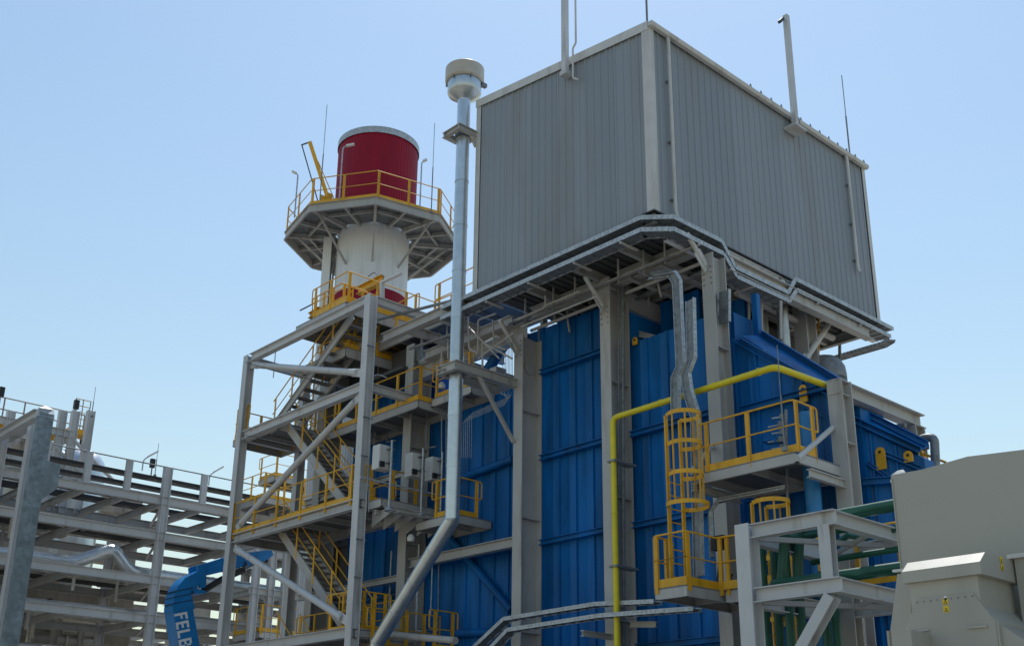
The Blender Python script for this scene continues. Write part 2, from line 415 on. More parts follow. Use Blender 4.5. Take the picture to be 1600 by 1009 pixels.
# verge flashing on the long face, gutter and roof rib ends on the short face
M().prism([(XB-.075, YB-.05, ZC-.2), (XB-.075, YB-.05, ZC+.06), (XB-.075, YL+.07, ZC+.06+SL*6.72), (XB-.075, YL+.07, ZC-.2+SL*6.72)], (.02, 0, 0)).obj('verge_flashing', TRIM, t, label='pale sloping verge flashing of the long face')
gp = [(0, 0), (.11, .0), (.14, .04), (.14, .12), (0, .12)]
M().prism([(XB-.06, YB-.06-a, ZC-.1+b) for a, b in gp], (XR-XB+.14, 0, 0)).obj('gutter', TRIM, t)
q = M()
x = XB+4.3
while x < XR: 
    q.box((x-.02, YB-.16, ZC+.05), (x+.02, YB+.1, ZC+.12)).box((x-.012, YB-.15, ZC+.12), (x+.012, YB-.12, ZC+.17)); x += .5
q.obj('roof_sheet_hooks', GALVD, t)
# drip edges at the foot of the sheets
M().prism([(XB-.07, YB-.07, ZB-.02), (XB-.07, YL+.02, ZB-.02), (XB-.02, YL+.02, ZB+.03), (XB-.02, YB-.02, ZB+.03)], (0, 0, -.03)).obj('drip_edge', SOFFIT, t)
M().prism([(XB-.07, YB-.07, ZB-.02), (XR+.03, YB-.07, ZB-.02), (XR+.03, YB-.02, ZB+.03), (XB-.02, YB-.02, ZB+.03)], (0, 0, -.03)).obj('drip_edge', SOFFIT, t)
def downpipe(a, b, lab, elbow=True):
    a = P(*a, Y=YB-.13); b = P(*b, Y=YB-.13)
    pts = [V3(a.x, YB-.10, ZC-.06), V3(a.x, YB-.13, ZC-.25), V3(b.x, YB-.13, b.z+.05), V3(b.x+.03, YB-.15, b.z-.07)]
    o = M().tube(rnd(pts, .06, 2), .05, 10).obj('downpipe', TRIM, t, label=lab)
    for f in (.25, .6, .92):
        z = a.z+(b.z-a.z)*f; M().box((a.x-.075, YB-.10, z-.02), (a.x+.075, YB-.035, z+.02)).obj('pipe_clip', GALVD, o)
downpipe((1044, 62), (1056, 335), 'white downpipe next to the front corner')
downpipe((1323, 246), (1341, 421), 'white downpipe near the far end')
# underside: ribbed decking and floor beams
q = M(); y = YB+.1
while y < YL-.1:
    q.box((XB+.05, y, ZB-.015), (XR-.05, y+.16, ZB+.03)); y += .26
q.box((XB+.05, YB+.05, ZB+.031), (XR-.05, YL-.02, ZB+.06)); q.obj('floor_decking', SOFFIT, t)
for x in (XB+.12,): M().H((x, YB+.05, ZB-.16), (x, YL, ZB-.16), .24, .12).obj('floor_beam', STEEL, t)
for x in (22.6, 24.8, 27.2, 29.2): M().H((x, YB+.3, ZB-.2), (x, YL, ZB-.2), .3, .16).obj('floor_beam', STEEL, t)
for y in (17.4, 19.07, 20.9): M().H((XB+.2, y, ZB-.18), (XR-.1, y, ZB-.18), .25, .13).obj('floor_beam', STEEL, t)
M().H((XB+.6, YB+.12, ZB-.31), (XR-.1, YB+.12, ZB-.31), .55, .2, tf=.03).obj('edge_girder', WHITE, t, label='deep white girder under the short face')
q = M()
for i in range(6):
    x = 21.2+i*1.5; q.box((x-.01, YB+.03, ZB-.55), (x+.01, YB+.11, ZB-.06))
q.obj('girder_stiffeners', WHITE, t)

# roof masts
def mast(lab, foot, top, w, m=STEELB, base=True):
    t = thing('roof_mast', lab, 'mast', foot)
    M().box((foot.x-w/2, foot.y-w/2, foot.z), (foot.x+w/2, foot.y+w/2, top)).obj('pole', m, t); return t
f = P(884, 118, X=XB-.2); f = V3(XB-.22, f.y, f.z)
t = mast('thick grey square mast with thin conduit rising out of view from the long roof edge', f, f.z+4.2, .15)
M().box((f.x-.1, f.y-.12, f.z-.02), (XB-.05, f.y+.12, f.z+.12)).obj('bracket', STEELB, t)
g = f+AY*-.34
M().tube(rnd([V3(g.x+.03, g.y-.05, f.z+4), V3(g.x+.03, g.y-.05, f.z+.85), V3(g.x+.03, g.y+.07, f.z+.75), V3(g.x+.03, g.y+.07, f.z-.22), V3(g.x+.03, g.y-.12, f.z-.36)], .06, 3), .028, 8).obj('conduit', TRIM, t)
f = P(1243, 200, Y=YB-.25); f = V3(f.x, YB-.25, f.z)
tp = P(1224, 22, Y=YB-.25)
t = mast('square grey mast with small camera on top standing on the gutter edge', f, tp.z, .15, STEELB)
M().box((f.x-.3, YB-.45, f.z-.09), (f.x+.3, YB-.04, f.z-.02)).obj('bracket', TRIM, t)
M().tube(rnd([V3(f.x+.2, YB-.25, f.z), V3(f.x+.2, YB-.25, f.z+.45), V3(f.x+.32, YB-.1, f.z+.45), V3(f.x+.32, YB-.1, f.z+.02)], .1, 3), .04, 8).obj('conduit_loop', GALVD, t)
cq = V3(f.x-.28, YB-.25, tp.z-.28)
cm = M().bar(cq+V3(-.12, 0, -.16), cq+V3(.1, 0, .08), .09, .09).obj('camera_head', DARK, t)
M().bar(V3(f.x-.05, YB-.25, tp.z-.2), cq+V3(.02, 0, .02), .04, .04).obj('camera_arm', TRIM, t)
def rod(lab, foot, h, r=.016, name='lightning_rod', group=None):
    t = thing(name, lab, 'lightning rod', foot, group)
    M().tube([foot, foot+Z*h*.5], r, 6).obj('lower_rod', GALVD, t)
    M().tube([foot+Z*h*.5, foot+Z*h], r*.55, 6).obj('tip', GALVD, t)
    M().box(foot-V3(.05, .05, .06), foot+V3(.05, .05, .03)).obj('base', GALVD, t); return t
rod('lightning rod on the front corner of the grey penthouse roof', V3(XB+.02, YB+.02, ZC+.06), 3.2, .03)
f = P(1328, 243, Y=YB); tt = P(1318, 122, Y=YB)
rod('lightning rod near the far end of the gutter', V3(f.x, YB, ZC+.05), tt.z-ZC, .028)

# ------------------------------------------------------------------ boiler support frame
t = thing('boiler_support_frame', 'pale grey steel frame of tall columns and girders carrying the penthouse beside the blue casing', 'steel frame', (24, 19, 0))
def column(x, y, zt, fw=.36, dep=.78, z0=0, m=STEEL, root=None, plates=True):
    """H column with flanges facing -X/+X; x = outer flange face, y = centre"""
    q = M().H((x+dep/2, y, z0), (x+dep/2, y, zt), dep, fw, up=AX, tf=.035, tw=.02)
    z = z0+2.4
    while plates and z < zt-1:
        for s in (-1, 1): q.box((x+.04, y+s*.012, z), (x+dep-.04, y+s*(fw/2-.01), z+.02))
        z += 3.1
    return q.obj('column', m, root or t)
CY = {}
for k, px, py, zt in (('c1', 803, 590, 14.0), ('c2', 936, 427, 14.7), ('c3', 1095, 405, 14.7)):
    y = P(px, py, X=XC).y-.18; CY[k] = y; column(XC, y, 14.2 if k == 'c3' else zt, dep=.52 if k == 'c3' else .78)
CY['c4'] = P(1293, 620, X=XC).y-.18; column(XC, CY['c4'], P(1297, 594, X=XC).z, dep=.42)
yl = P(629, 700, X=XC).y-.18; CY['c0'] = yl; column(XC, yl, 15.2, fw=.4)
column(XC, yl+5.1, 15.2, fw=.4)
for y in (CY['c0'], CY['c1'], CY['c2']): column(28.2, y, 14.4)
f = P(1250, 480, Y=YB+.3); column(f.x, YB+.35, 14.6, fw=.42, dep=.5, z0=9, root=t)
# girders
M().H((XC+.35, CY['c1']-.2, 14.7), (XC+.35, CY['c2']+.2, 14.7), .38, .25).obj('girder', STEEL, t)
M().H((XC+.35, CY['c2']-.2, 14.7), (XC+.35, CY['c3']+.2, 14.7), .38, .25).obj('girder', STEEL, t)
M().H((XC+.35, CY['c1'], 14.25), (XC+.35, CY['c0'], 14.25), .5, .3).obj('girder', STEEL, t)
for y in (CY['c1'], CY['c2']): M().H((XC+.8, y, 14.25), (28.2, y, 14.25), .5, .28).obj('girder', STEEL, t)
M().H((XC+.8, CY['c3'], 14.2), (28.2, CY['c3'], 14.2), .4, .25).obj('girder', STEEL, t)
for y in (18.1, 17.0): M().H((XC+.1, y, 14.55), (28, y, 14.55), .22, .14).obj('girder', STEEL, t)
a = P(718, 821, X=XC+.1); M().H((XC+.2, CY['c1']+.2, 8.0), (XC+.2, CY['c0']-.2, 8.0), .28, .2).obj('girder', STEEL, t)
# portal over the inlet duct
zt = P(1297, 594, X=XC).z
M().H((XC-.02, CY['c4'], zt-.17), (24.3, CY['c4'], zt-.17), .34, .28).obj('portal_beam', STEEL, t)
column(23.75, CY['c4'], zt-.35, fw=.3, dep=.45, z0=5)
# knee braces with gusset plates
def knee(a, b, r=.065, gus=True):
    a = Vector(a); b = Vector(b); M().tube([a, b], r, 10).obj('knee_brace', TRIM, t)
    if gus:
        d = (b-a).normalized(); M().bar(a-d*.12, a+d*.42, .03, .3).obj('gusset_plate', STEELB, t)
for k, dz in (('c1', -.6), ('c2', 0), ('c3', 0)):
    knee((XC-.08, CY[k], 13.85+dz*.5), (XC-.75, CY[k], 14.5+dz*.4))
knee((25.3, YB+.2, 12.6), (26.9, YB+.2, 14.3), .09)
q = M()
for k in ('c1', 'c2', 'c3'):
    for z in (13.35, 13.5, 13.65, 13.8): 
        q.box((XC-.022, CY[k]-.13, z), (XC-.002, CY[k]-.09, z+.03)).box((XC-.022, CY[k]+.09, z), (XC-.002, CY[k]+.13, z+.03))
q.obj('bolt_heads', GALVD, t, kind='stuff')
# blue diagonals between the first two columns
for a, b, r in (((760, 582), (806, 510), .17), ((702, 839), (799, 953), .11), ((727, 744), (802, 717), .11)):
    A_ = P(*a, X=XW-.15); B_ = P(*b, X=XW-.15); M().tube([A_, B_], r, 12).obj('diagonal_brace', BLUE, t, label='blue tubular brace')
M().tube([P(702, 990, X=XW-.15), P(799, 985, X=XW-.15)], .11, 12).obj('diagonal_brace', BLUE, t)

# ------------------------------------------------------------------ blue boiler casing
t = thing('boiler_casing', 'deep blue ribbed steel boiler casing with horizontal stiffener beams', 'boiler', (25, 20, 0))
FARX = 27.5
def panels(y0, y1, ztop, zb=0., x=XW, xf=None, pitch=.66, m=BLUE, nm='casing_panel', rib=.055):
    n = max(1, round((y0-y1)/pitch)); w_ = (y0-y1)/n
    for i in range(n):
        a = y0-i*w_; b = a-w_; xa, xb_ = (x, x) if xf is None else (xf(a), xf(b))
        za, zb_ = ztop(a), ztop(b); g = .012
        vs = []
        # pressed pan: edge lips proud, face set back
        prof = [(0, 0), (.0, -rib), (.07, -rib), (.10, 0), (.62, 0), (.66, -rib*.35), (.72, -rib*.35), (.76, 0), (1, 0)]
        for f, o in prof:
            yy = a+(b+g-a)*f; xx = xa+(xb_-xa)*f; zz = za+(zb_-za)*f; vs += [(xx+o, yy, zb), (xx+o, yy, zz)]
        k = len(prof); vs += [(xa+.12, a, zb), (xa+.12, a, za), (xb_+.12, b+g, zb), (xb_+.12, b+g, zb_)]
        fs = [[2*j, 2*j+2, 2*j+3, 2*j+1] for j in range(k-1)]
        M().add(vs, fs+[[2*k, 2*k+1, 2*k+3, 2*k+2]]).obj(nm, m, t)
zA = 14.42
panels(CY['c1']+.5, CY['c2']+.0, lambda y: zA-.02*(22-y))
zM = P(1020, 525, X=XW).z
panels(CY['c2']-.02, CY['c3']+.0, lambda y: zM)
# behind it the recessed upper casing
panels(CY['c2']-.2, 17.35, lambda y: 14.55, zb=11, x=XW+1.3)
panels(17.25, 16.3, lambda y: 14.15, zb=11, x=XW+1.9)
# left field, to the outlet end
panels(27.3, CY['c1']+.0, lambda y: P(760, 622, X=XW).z)
panels(31.6, 27.4, lambda y: 14.4)
# right field with sloping crown
pa = P(1133, 522, X=XW); pb = P(1290, 606, X=XW)
crown = lambda y: pa.z+(pb.z-pa.z)*(y-pa.y)/(pb.y-pa.y)
panels(CY['c3']-.05, CY['c4']+.1, crown)
# inlet duct beyond the last column: wall turns inwards
q0 = P(1325, 757, X=21.5); q1 = P(1395, 752, Z=q0.z)
sx = (q1.x-q0.x)/(q1.y-q0.y)
xin = lambda y: 21.5+(y-q0.y)*sx
def Pw(px, py, off=0):
    d = CF + CR*((px-PPX)/FPX) - CU*((py-PPY)/FPX)
    tt = (21.5+off-q0.y*sx)/(d.x-d.y*sx); return EYE+d*tt
pc = Pw(1322, 652); pe = Pw(1426, 700); yE = Pw(1440, 725).y; crown2 = lambda y: pc.z+(pe.z-pc.z)*(y-pc.y)/(pe.y-pc.y)
panels(12.55, yE, lambda y: max(crown2(y)-.1, 3), xf=xin, pitch=.5)
M().box((XW+2.6, 17.0, 10), (FARX, 22.2, 14.1)).obj('roof_plenum', GREYCL, t)
# solid backs so that nothing is paper thin
def back(y0, y1, x, z, m=BLUE, nm='casing_body'):
    M().box((x+.14, y1, 0), (FARX, y0, z)).obj(nm, m, t)
back(CY['c1']+.5, CY['c2'], XW, zA-.1, nm='casing_body'); M().box((XW+2.1, 16.7, 9), (XW+2.5, CY['c2'], 14.1)).obj('casing_body', BLUE, t); M().box((XW+.14, CY['c3'], 0), (XW+1.0, CY['c2']-.02, zM-.05)).obj('casing_body', BLUE, t)
back(31.6, CY['c1'], XW, P(760, 622, X=XW).z-.1); M().box((XW+.14, 27.4, 11), (XW+1, 31.6, 14.35)).obj('casing_body', BLUE, t)
M().prism([(XW+.14, CY['c3']-.05, 0), (XW+.14, CY['c3']-.05, crown(CY['c3'])-.05), (XW+.14, CY['c4'], crown(CY['c4'])-.05), (XW+.14, CY['c4'], 0)], (.8, 0, 0)).obj('casing_body', BLUE, t)
M().prism([(xin(12.5)+.14, 12.5, 0), (xin(12.5)+.14, 12.5, crown2(12.5)-.12), (xin(yE)+.14, yE, crown2(yE)-.12), (xin(yE)+.14, yE, 0)], (.45, 0, 0)).obj('duct_body', BLUE, t)
# horizontal stiffeners
def stiff(y0, y1, z, x0=XW, xf=None, h=.2):
    a = V3((x0 if xf is None else xf(y0))-.13, y0, z); b = V3((x0 if xf is None else xf(y1))-.13, y1, z)
    M().H(a, b, h*.75, .2, tf=.02).obj('stiffener_beam', BLUE, t)
for z in (13.03, 10.45, 8.03, 5.0):
    if z < 13: stiff(CY['c2']-.2, CY['c3']+.2, z-.1)
    stiff(CY['c1']-.2, CY['c2']+.2, z-.05)
for z in (8.0, 5.3): stiff(27.3, CY['c1']+.2, z)
for z in (10.4, 7.3, 4.7): stiff(31.3, 27.6, z)
stiff(CY['c3']-.25, CY['c4']+.2, 10.2); stiff(CY['c3']-.25, CY['c4']+.2, 8.0); stiff(CY['c3']-.25, CY['c4']+.2, 5.2)
stiff(12.3, yE, q0.z, xf=xin); stiff(12.3, yE, 5.2, xf=xin)
# sloping crown beams
def slopebeam(a, b, w_=.3, h=.16, lab=None): M().H(a, b, h, w_, tf=.02).obj('crown_beam', BLUE, t, label=lab)
slopebeam(V3(XW-.02, CY['c3']-.22, crown(CY['c3']-.2)+.02), V3(XW-.02, CY['c4']+.1, crown(CY['c4'])+.02))
slopebeam(V3(XW+.9, CY['c3']-.25, crown(CY['c3'])+.3), V3(XW+.9, CY['c4']+.1, crown(CY['c4'])+.3))
slopebeam(V3(XW-.05, CY['c3']-1.6, crown(CY['c3']-1.6)-.75), V3(XW-.05, CY['c4']+.1, crown(CY['c4']+.1)-.62), .12, .12)
M().prism([(XW+.05, CY['c3']-.25, crown(CY['c3'])), (XW+.05, CY['c4']+.1, crown(CY['c4'])), (XW+1.0, CY['c4']+.1, crown(CY['c4'])+.25), (XW+1.0, CY['c3']-.25, crown(CY['c3'])+.25)], (.02, 0, .02)).obj('crown_sheet', BLUE, t)
slopebeam(V3(xin(12.5)-.02, 12.5, crown2(12.5)), V3(xin(yE)-.02, yE, crown2(yE)), .34, .14)
slopebeam(V3(xin(12.5)+.4, 12.5, crown2(12.5)+.3), V3(xin(yE)+.35, yE, crown2(yE)+.22), .25, .14)
slopebeam(V3(xin(11.9)-.05, 11.9, crown2(11.9)-.45), V3(xin(yE)-.05, yE, crown2(yE)-.4), .2, .1)
slopebeam(V3(xin(12.2)-.05, 12.2, crown2(12.2)-.85), V3(xin(yE)-.05, yE, crown2(yE)-1.15), .14, .08)
M().prism([(xin(12.5), 12.5, crown2(12.5)+.02), (xin(yE), yE, crown2(yE)+.02), (xin(yE)+.45, yE, crown2(yE)+.22), (xin(12.5)+.45, 12.5, crown2(12.5)+.28)], (.02, 0, .02)).obj('crown_sheet', BLUE, t)
# yellow lifting lugs
def lug(px, py, x=None, h=.36, w_=.2, lab=None):
    c = P(px, py, X=x) if x is not None else Pw(px, py, -.12); x = c.x; n = 10; poly = [V3(x, c.y-w_/2, c.z-h/2), V3(x, c.y+w_/2, c.z-h/2)]+[V3(x, c.y+w_/2*math.cos(q), c.z+h/2-w_/2+w_/2*math.sin(q)) for q in [math.pi*i/n for i in range(n+1)]]
    o = M().prism(poly, (-.04, 0, 0)).obj('lifting_lug', YEL, t, label=lab)
    M().prism([V3(x-.043, c.y+.035*math.cos(2*math.pi*i/12), c.z+h/2-w_/2+.035*math.sin(2*math.pi*i/12)) for i in range(12)], (-.004, 0, 0)).obj('eye', BLACK, o)
lug(1131, 522, XW-.08); lug(1256, 615, XW-.12, h=.42); lug(1377, 716, None, h=.5, w_=.22); lug(993, 533, XW-.06, h=.22, w_=.16); lug(1420, 713, None, h=.25)
# blue posts above the duct roof
for px, y0_, y1_ in ((1186, 478, 532),):
    a = P(px, y1_+20, X=XW+.9); b = P(px, y0_-20, X=XW+.9); M().box((a.x-.08, a.y-.08, a.z), (a.x+.08, a.y+.08, b.z)).obj('crown_post', BLUE, t)
a = P(1368, 665, X=22.6); M().box((a.x-.14, a.y-.14, a.z-.5), (a.x+.14, a.y+.14, a.z+.32)).obj('crown_post', BLUE, t)
# outlet duct
t = thing('outlet_duct', 'dull grey insulated outlet duct between blue casing and stack', 'duct', (24.2, 33.6, 0))
M().box((XW+.1, 31.7, 0), (FARX-.4, 33.1, 11.8)).obj('duct_body', GREYCL, t)
M().box((XW-.3, 27.9, 14.5), (FARX-1, 33.2, 15.5)).obj('upper_duct', GREYCL, t)
for z in (3.0, 6.2, 9.3): M().box((XW+.0, 31.7, z), (XW+.095, 33.1, z+.15)).obj('band', GREYCL, t)
for y in (32.3,): M().box((XW-.02, y, 0), (XW+.09, y+.12, 11.7)).obj('rib', GREYCL, t)

# ------------------------------------------------------------------ stack
SX, SY = 24.2, 35.2; SR = 1.47
t = thing('exhaust_stack', 'round exhaust stack with white ribbed cladding, red band and dark red top', 'chimney', (SX, SY, 0))
NS = 4*84
def ring(r, z0, z1, m, nm): return M().lathe([(r, z0), (r, z1)], (SX, SY, 0), NS, smooth=False, rib=.016, ribn=1).obj(nm, m, t)
ring(SR, 2, 17.2, WHITE, 'lower_white_cladding'); ring(SR+.02, 17.2, 20.3, RED, 'red_band'); ring(SR, 20.3, 23.9, WHITE, 'upper_white_cladding'); ring(SR+.22, 23.5, 27.35, RED, 'red_top_cladding')
M().lathe([(SR+.28, 27.2), (SR+.28, 27.5), (SR-.25, 27.5), (SR-.25, 25.0)], (SX, SY, 0), 64).obj('rim', GALV, t)
M().lathe([(SR+.26, 23.5), (SR, 23.5)], (SX, SY, 0), 64).obj('lower_flashing', GALV, t)
# conduit duct on the left of the stack
ang = math.atan2(-SY, -SX)
lft = V3(-math.sin(ang), math.cos(ang), 0)*-1; out = V3(math.cos(ang), math.sin(ang), 0)
lft = CR*-1; lft.z = 0; lft.normalize()
c = V3(SX, SY, 0)+lft*(SR+.33)+out*.25
q = M(); c = V3(SX, SY, 0)+lft*(SR+.42)+out*.2
q.prism([c-lft*.17+out*.3, c+lft*.17+out*.3, c+lft*.17-out*.3, c-lft*.17-out*.3], (0, 0, 22.95))
for i in range(4):
    p = c+lft*(-.13+i*.085)+out*.3; q.prism([p-lft*.02, p-lft*.012+out*.018, p+lft*.012+out*.018, p+lft*.02], (0, 0, 22.95))
q.obj('conduit_shaft', WHITE, t, label='narrow pale shaft up the left side of the stack')
for k in (.20, .30): M().tube([c-lft*k+out*.05+Z*.1, c-lft*k+out*.05+Z*22.9], .04, 8).obj('riser_pipe', GALVD, t)
# octagonal platform
ZP = 23.15; RO = 3.62; RI = SR+.12
tp = thing('stack_platform', 'octagonal grey platform with yellow railing around the dark red stack top', 'platform', (SX, SY, ZP))
verts = [V3(SX+RO*math.cos(ang+math.pi/4*i), SY+RO*math.sin(ang+math.pi/4*i), ZP) for i in range(8)]
inv = [V3(SX+RI*math.cos(ang+math.pi/4*i), SY+RI*math.sin(ang+math.pi/4*i), ZP) for i in range(8)]
for i in range(8):
    j = (i+1) % 8
    M().prism([verts[i]-Z*.03, verts[j]-Z*.03, inv[j]-Z*.03, inv[i]-Z*.03], (0, 0, .03)).obj('deck_plate', GALVD, tp)
    M().Cn(verts[i]-Z*.19, verts[j]-Z*.19, .34, .08, Z, .012).obj('edge_beam', STEEL, tp)
    mi = (verts[i]+verts[j])/2; mi2 = (inv[i]+inv[j])/2
    M().H(verts[i]-Z*.14, inv[i]-Z*.14, .2, .12).obj('radial_beam', STEEL, tp)
    M().H(mi-Z*.13, mi2-Z*.13, .15, .09).obj('joist', STEEL, tp)
    a, b = verts[i]*.55+inv[i]*.45, verts[j]*.55+inv[j]*.45; M().H(a-Z*.12, b-Z*.12, .12, .08).obj('ring_beam', STEEL, tp)
    lo = V3(SX+SR*math.cos(ang+math.pi/4*i), SY+SR*math.sin(ang+math.pi/4*i), ZP-1.75)
    M().bar((verts[i]*.75+inv[i]*.25)-Z*.22, lo, .07, .07).obj('strut', STEEL, tp)
    lo2 = V3(SX+SR*math.cos(ang+math.pi/4*(i+.5)), SY+SR*math.sin(ang+math.pi/4*(i+.5)), ZP-1.3)
railing(tp, [verts[i % 8] for i in range(1, 9)]+[verts[0]], h=1.15, sp=1.4, endloop=False, toe=.14)
railing(tp, [verts[0], verts[1]], h=1.15, sp=1.4, endloop=False, toe=.14)
# jib crane on platform
b = P(503, 300, Z=ZP); b = V3(SX, SY, ZP)+lft*1.95+out*1.5
t = thing('jib_crane', 'small yellow jib crane leaning out over the stack platform', 'crane', b)
M().box(b-V3(.12, .12, 0), b+V3(.12, .12, 1.25)).obj('post', YEL, t)
M().box(b+lft*.25-V3(.18, .18, -.75), b-lft*.2+V3(.18, .18, 1.1)).obj('winch', YEL, t)
e = b+lft*.95+Z*3.7
M().bar(b+Z*1.0, e, .12, .16).obj('jib', YEL, t)
M().tube([e, e+lft*.35-Z*.15], .03, 6).obj('jib_head', DARK, t)
M().tube([e+lft*.32-Z*.15, b+lft*.35+Z*.7], .025, 6).obj('stay', DARK, t)
M().tube([e-Z*.9-lft*-.0-lft*.4, b-lft*.3+Z*.9], .02, 6).obj('stay', YEL, t)
def lamp(lab, foot, h, arm, group=None, r=.028, m=GALV, head=True):
    foot = Vector(foot); arm = Vector(arm); t = thing('lamp_pole', lab, 'lamp', foot, group)
    M().tube(rnd([foot, foot+Z*h, foot+Z*(h+.1)+arm*.4], .12, 3), r, 6).obj('pole', m, t)
    M().bar(foot+Z*(h+.08)+arm*.3, foot+Z*(h+.16)+arm, .12, .07).obj('lamp_head', LAMPW, t)
def vtx(i, f=.97): return V3(SX, SY, 0)+(verts[i % 8]-V3(SX, SY, ZP))*f+Z*ZP
def onp(px, f=1.0, r=3.5):
    # a point of the platform rim that stands at that image column
    best = None
    for k in range(720):
        q = ang-1.6+3.2*k/720; p = V3(SX+r*math.cos(q), SY+r*math.sin(q), ZP); d = p-EYE
        x = PPX+FPX*d.dot(CR)/d.dot(CF)
        if best is None or abs(x-px) < best[0]: best = (abs(x-px), p)
    return best[1]
lamp('thin lamp pole at the left rim of the stack platform', onp(460), 1.95, -lft*-.25)
lamp('lamp pole with bent arm in front of the dark red stack top', onp(530), 2.3, lft*-.45)
lamp('short lamp pole at the right rim of the stack platform', onp(656), 2.0, lft*-.2)
rod('tall thin lightning rod left of the dark red stack top', onp(499, r=3.4), 4.6, .022)
rod('tall thin lightning rod right of the dark red stack top', onp(674, r=3.5), 4.1, .022)

# ------------------------------------------------------------------ silver vent pipe
VY = 22.83; VX = 18.73
t = thing('vent_pipe', 'tall silver vent pipe with wide capped outlet climbing past the grey penthouse', 'pipe', (VX, VY, 0))
zt = P(722, 160, Y=VY).z; zb = P(706, 812, Y=VY).z; dg = P(590, 1003, X=VX)
cuts = [zt+.2]; z = zt
path_top = V3(VX, VY, zt+.2); path_el = V3(VX, VY, zb); path_bt = V3(VX, dg.y, dg.z)
n = 9
for i in range(n):
    a = zb+(zt+.2-zb)*i/n; b = zb+(zt+.2-zb)*(i+1)/n
    M().tube([V3(VX, VY, a+.0), V3(VX, VY, b-.012)], .2, 24).obj('pipe_section', ALU, t)
    M().tube([V3(VX, VY, b-.03), V3(VX, VY, b+.02)], .212, 24).obj('joint_band', ALU, t)
d = path_bt-path_el
for i in range(4):
    a = path_el+d*(i/4); b = path_el+d*((i+1)/4)
    M().tube([a, b-d.normalized()*.012], .2, 24).obj('pipe_section', ALU, t)
    M().tube([b-d.normalized()*.03, b+d.normalized()*.02], .212, 24).obj('joint_band', ALU, t)
M().lathe([(0, .21), (.08, .2), (.16, .13), (.206, 0), (.16, -.13), (.08, -.2), (0, -.21)], path_el, 24).obj('elbow', ALU, t)
M().tube([path_bt, V3(VX, path_bt.y+.1, path_bt.z-.3), V3(VX, path_bt.y+.12, path_bt.z-3)], .2, 24).obj('lower_pipe', ALU, t)
z0 = zt+.2
M().lathe([(.2, z0-.12), (.50, z0+.1), (.52, z0+.14), (.52, z0+.62), (.50, z0+.66)], (VX, VY, 0), 40).obj('outlet_drum', ALU, t)
M().lathe([(.56, z0+.5), (.60, z0+.55), (.60, z0+.98), (.58, z0+1.0), (.44, z0+.98), (.44, z0+.5), (.56, z0+.5)], (VX, VY, 0), 40).obj('outlet_collar', CREAM, t)
M().box((VX+.38, VY-.42, z0+.42), (VX+.56, VY-.3, z0+.54)).obj('inspection_port', GALVD, t)
q = M()
for i in range(6):
    a = math.pi/3*i+.2; M().box((VX+.56*math.cos(a)-.02, VY+.56*math.sin(a)-.02, z0+.42), (VX+.56*math.cos(a)+.02, VY+.56*math.sin(a)+.02, z0+.9)).obj('collar_strap', GALVD, t)
def clampframe(lab, z, y0, x0, x1, w_=.55, h=.16, brace=None, attach=0):
    t = thing('pipe_support_bracket', lab, 'bracket', (x0, y0, z))
    for yy in (y0, y0+w_+.12):
        M().H((x0, yy, z), (x1, yy, z), h, .14).obj('arm', STEEL, t)
    M().H((x0+.07, y0+.06, z), (x0+.07, y0+w_+.06, z), h, .14).obj('front_beam', STEEL, t)
    M().H((x0+.75, y0+.08, z), (x0+.75, y0+w_+.06, z), h, .12).obj('cross_beam', STEEL, t)
    q = M().lathe([(.215, -.06), (.25, -.06), (.25, .06), (.215, .06)], (VX, VY, z), 24); q.obj('pipe_collar', GALVD, t)
    if brace: M().bar(brace[0], brace[1], .09, .09).obj('brace', STEEL, t)
zbk = P(720, 572, Y=22.4).z
clampframe('grey bracket holding the silver vent pipe off the first big column, at mid height', zbk, 22.4, 18.3, XC, w_=.62, h=.26, brace=((19.2, 22.42, zbk-.1), (XC-.05, 22.42, zbk-1.75)))
zbu = P(722, 200, Y=22.5).z
clampframe('grey bracket holding the silver vent pipe near its capped top', zbu, 22.5, 18.25, XB+.0, w_=.55, h=.18, brace=((18.8, 22.52, zbu-.08), (XB, 22.52, zbu-.4)))
M().bar(P(685, 578, Y=22.9), P(718, 575, Y=22.9), .1, .05).obj('pipe_guide', STEEL, cat='bracket', label='short flat guide plate beside the mid-height pipe bracket')

# ------------------------------------------------------------------ cable trays round the penthouse
zu, zl = 14.73, 14.4
def ringtray(lab, z, dx, xs):
    xo = XB-.02-dx; yo = YB-.12-dx
    tray(lab, [V3(xo, YL+1.2, z), V3(xo, YB+.3, z), V3(xo+.42, yo, z)]+xs, lambda i: (V3(-1, 0, 0), V3(-.924, -.383, 0)*1.02, V3(-.3, -.95, 0))[i] if i < 3 else V3(0, -1, 0), .42, .12)
r1 = [V3(21.14, YB-.2, zu-.02), V3(21.66, YB-.2, zu-.58), V3(23.98, YB-.2, zu-.56), V3(24.38, YB-.2, zu-.03), V3(29.5, YB-.2, zu-.03)]
r2 = [V3(21.2, YB-.2, zl-.03), V3(21.7, YB-.2, zl-.50), V3(24.0, YB-.2, zl-.47), V3(24.4, YB-.2, zl-.02), V3(29.3, YB-.2, zl)]
ringtray('upper of the two galvanised cable trays wrapping the foot of the grey penthouse', zu, .05, r1)
ringtray('lower of the two galvanised cable trays wrapping the foot of the grey penthouse', zl, .05, r2)
tray('galvanised cable tray returning along the far end of the penthouse foot', [V3(29.55, YB-.3, zl), V3(29.75, YB+.1, zl), V3(29.75, YB+3.6, zl)], lambda i: V3(1, 0, 0), .3, .11)
M().tube([P(1312, 520, X=29.4), P(1312, 560, X=29.4)], .05, 8).obj('tray_hanger', GALVD, cat='hanger', label='short grey hanger rod under the far corner of the penthouse')
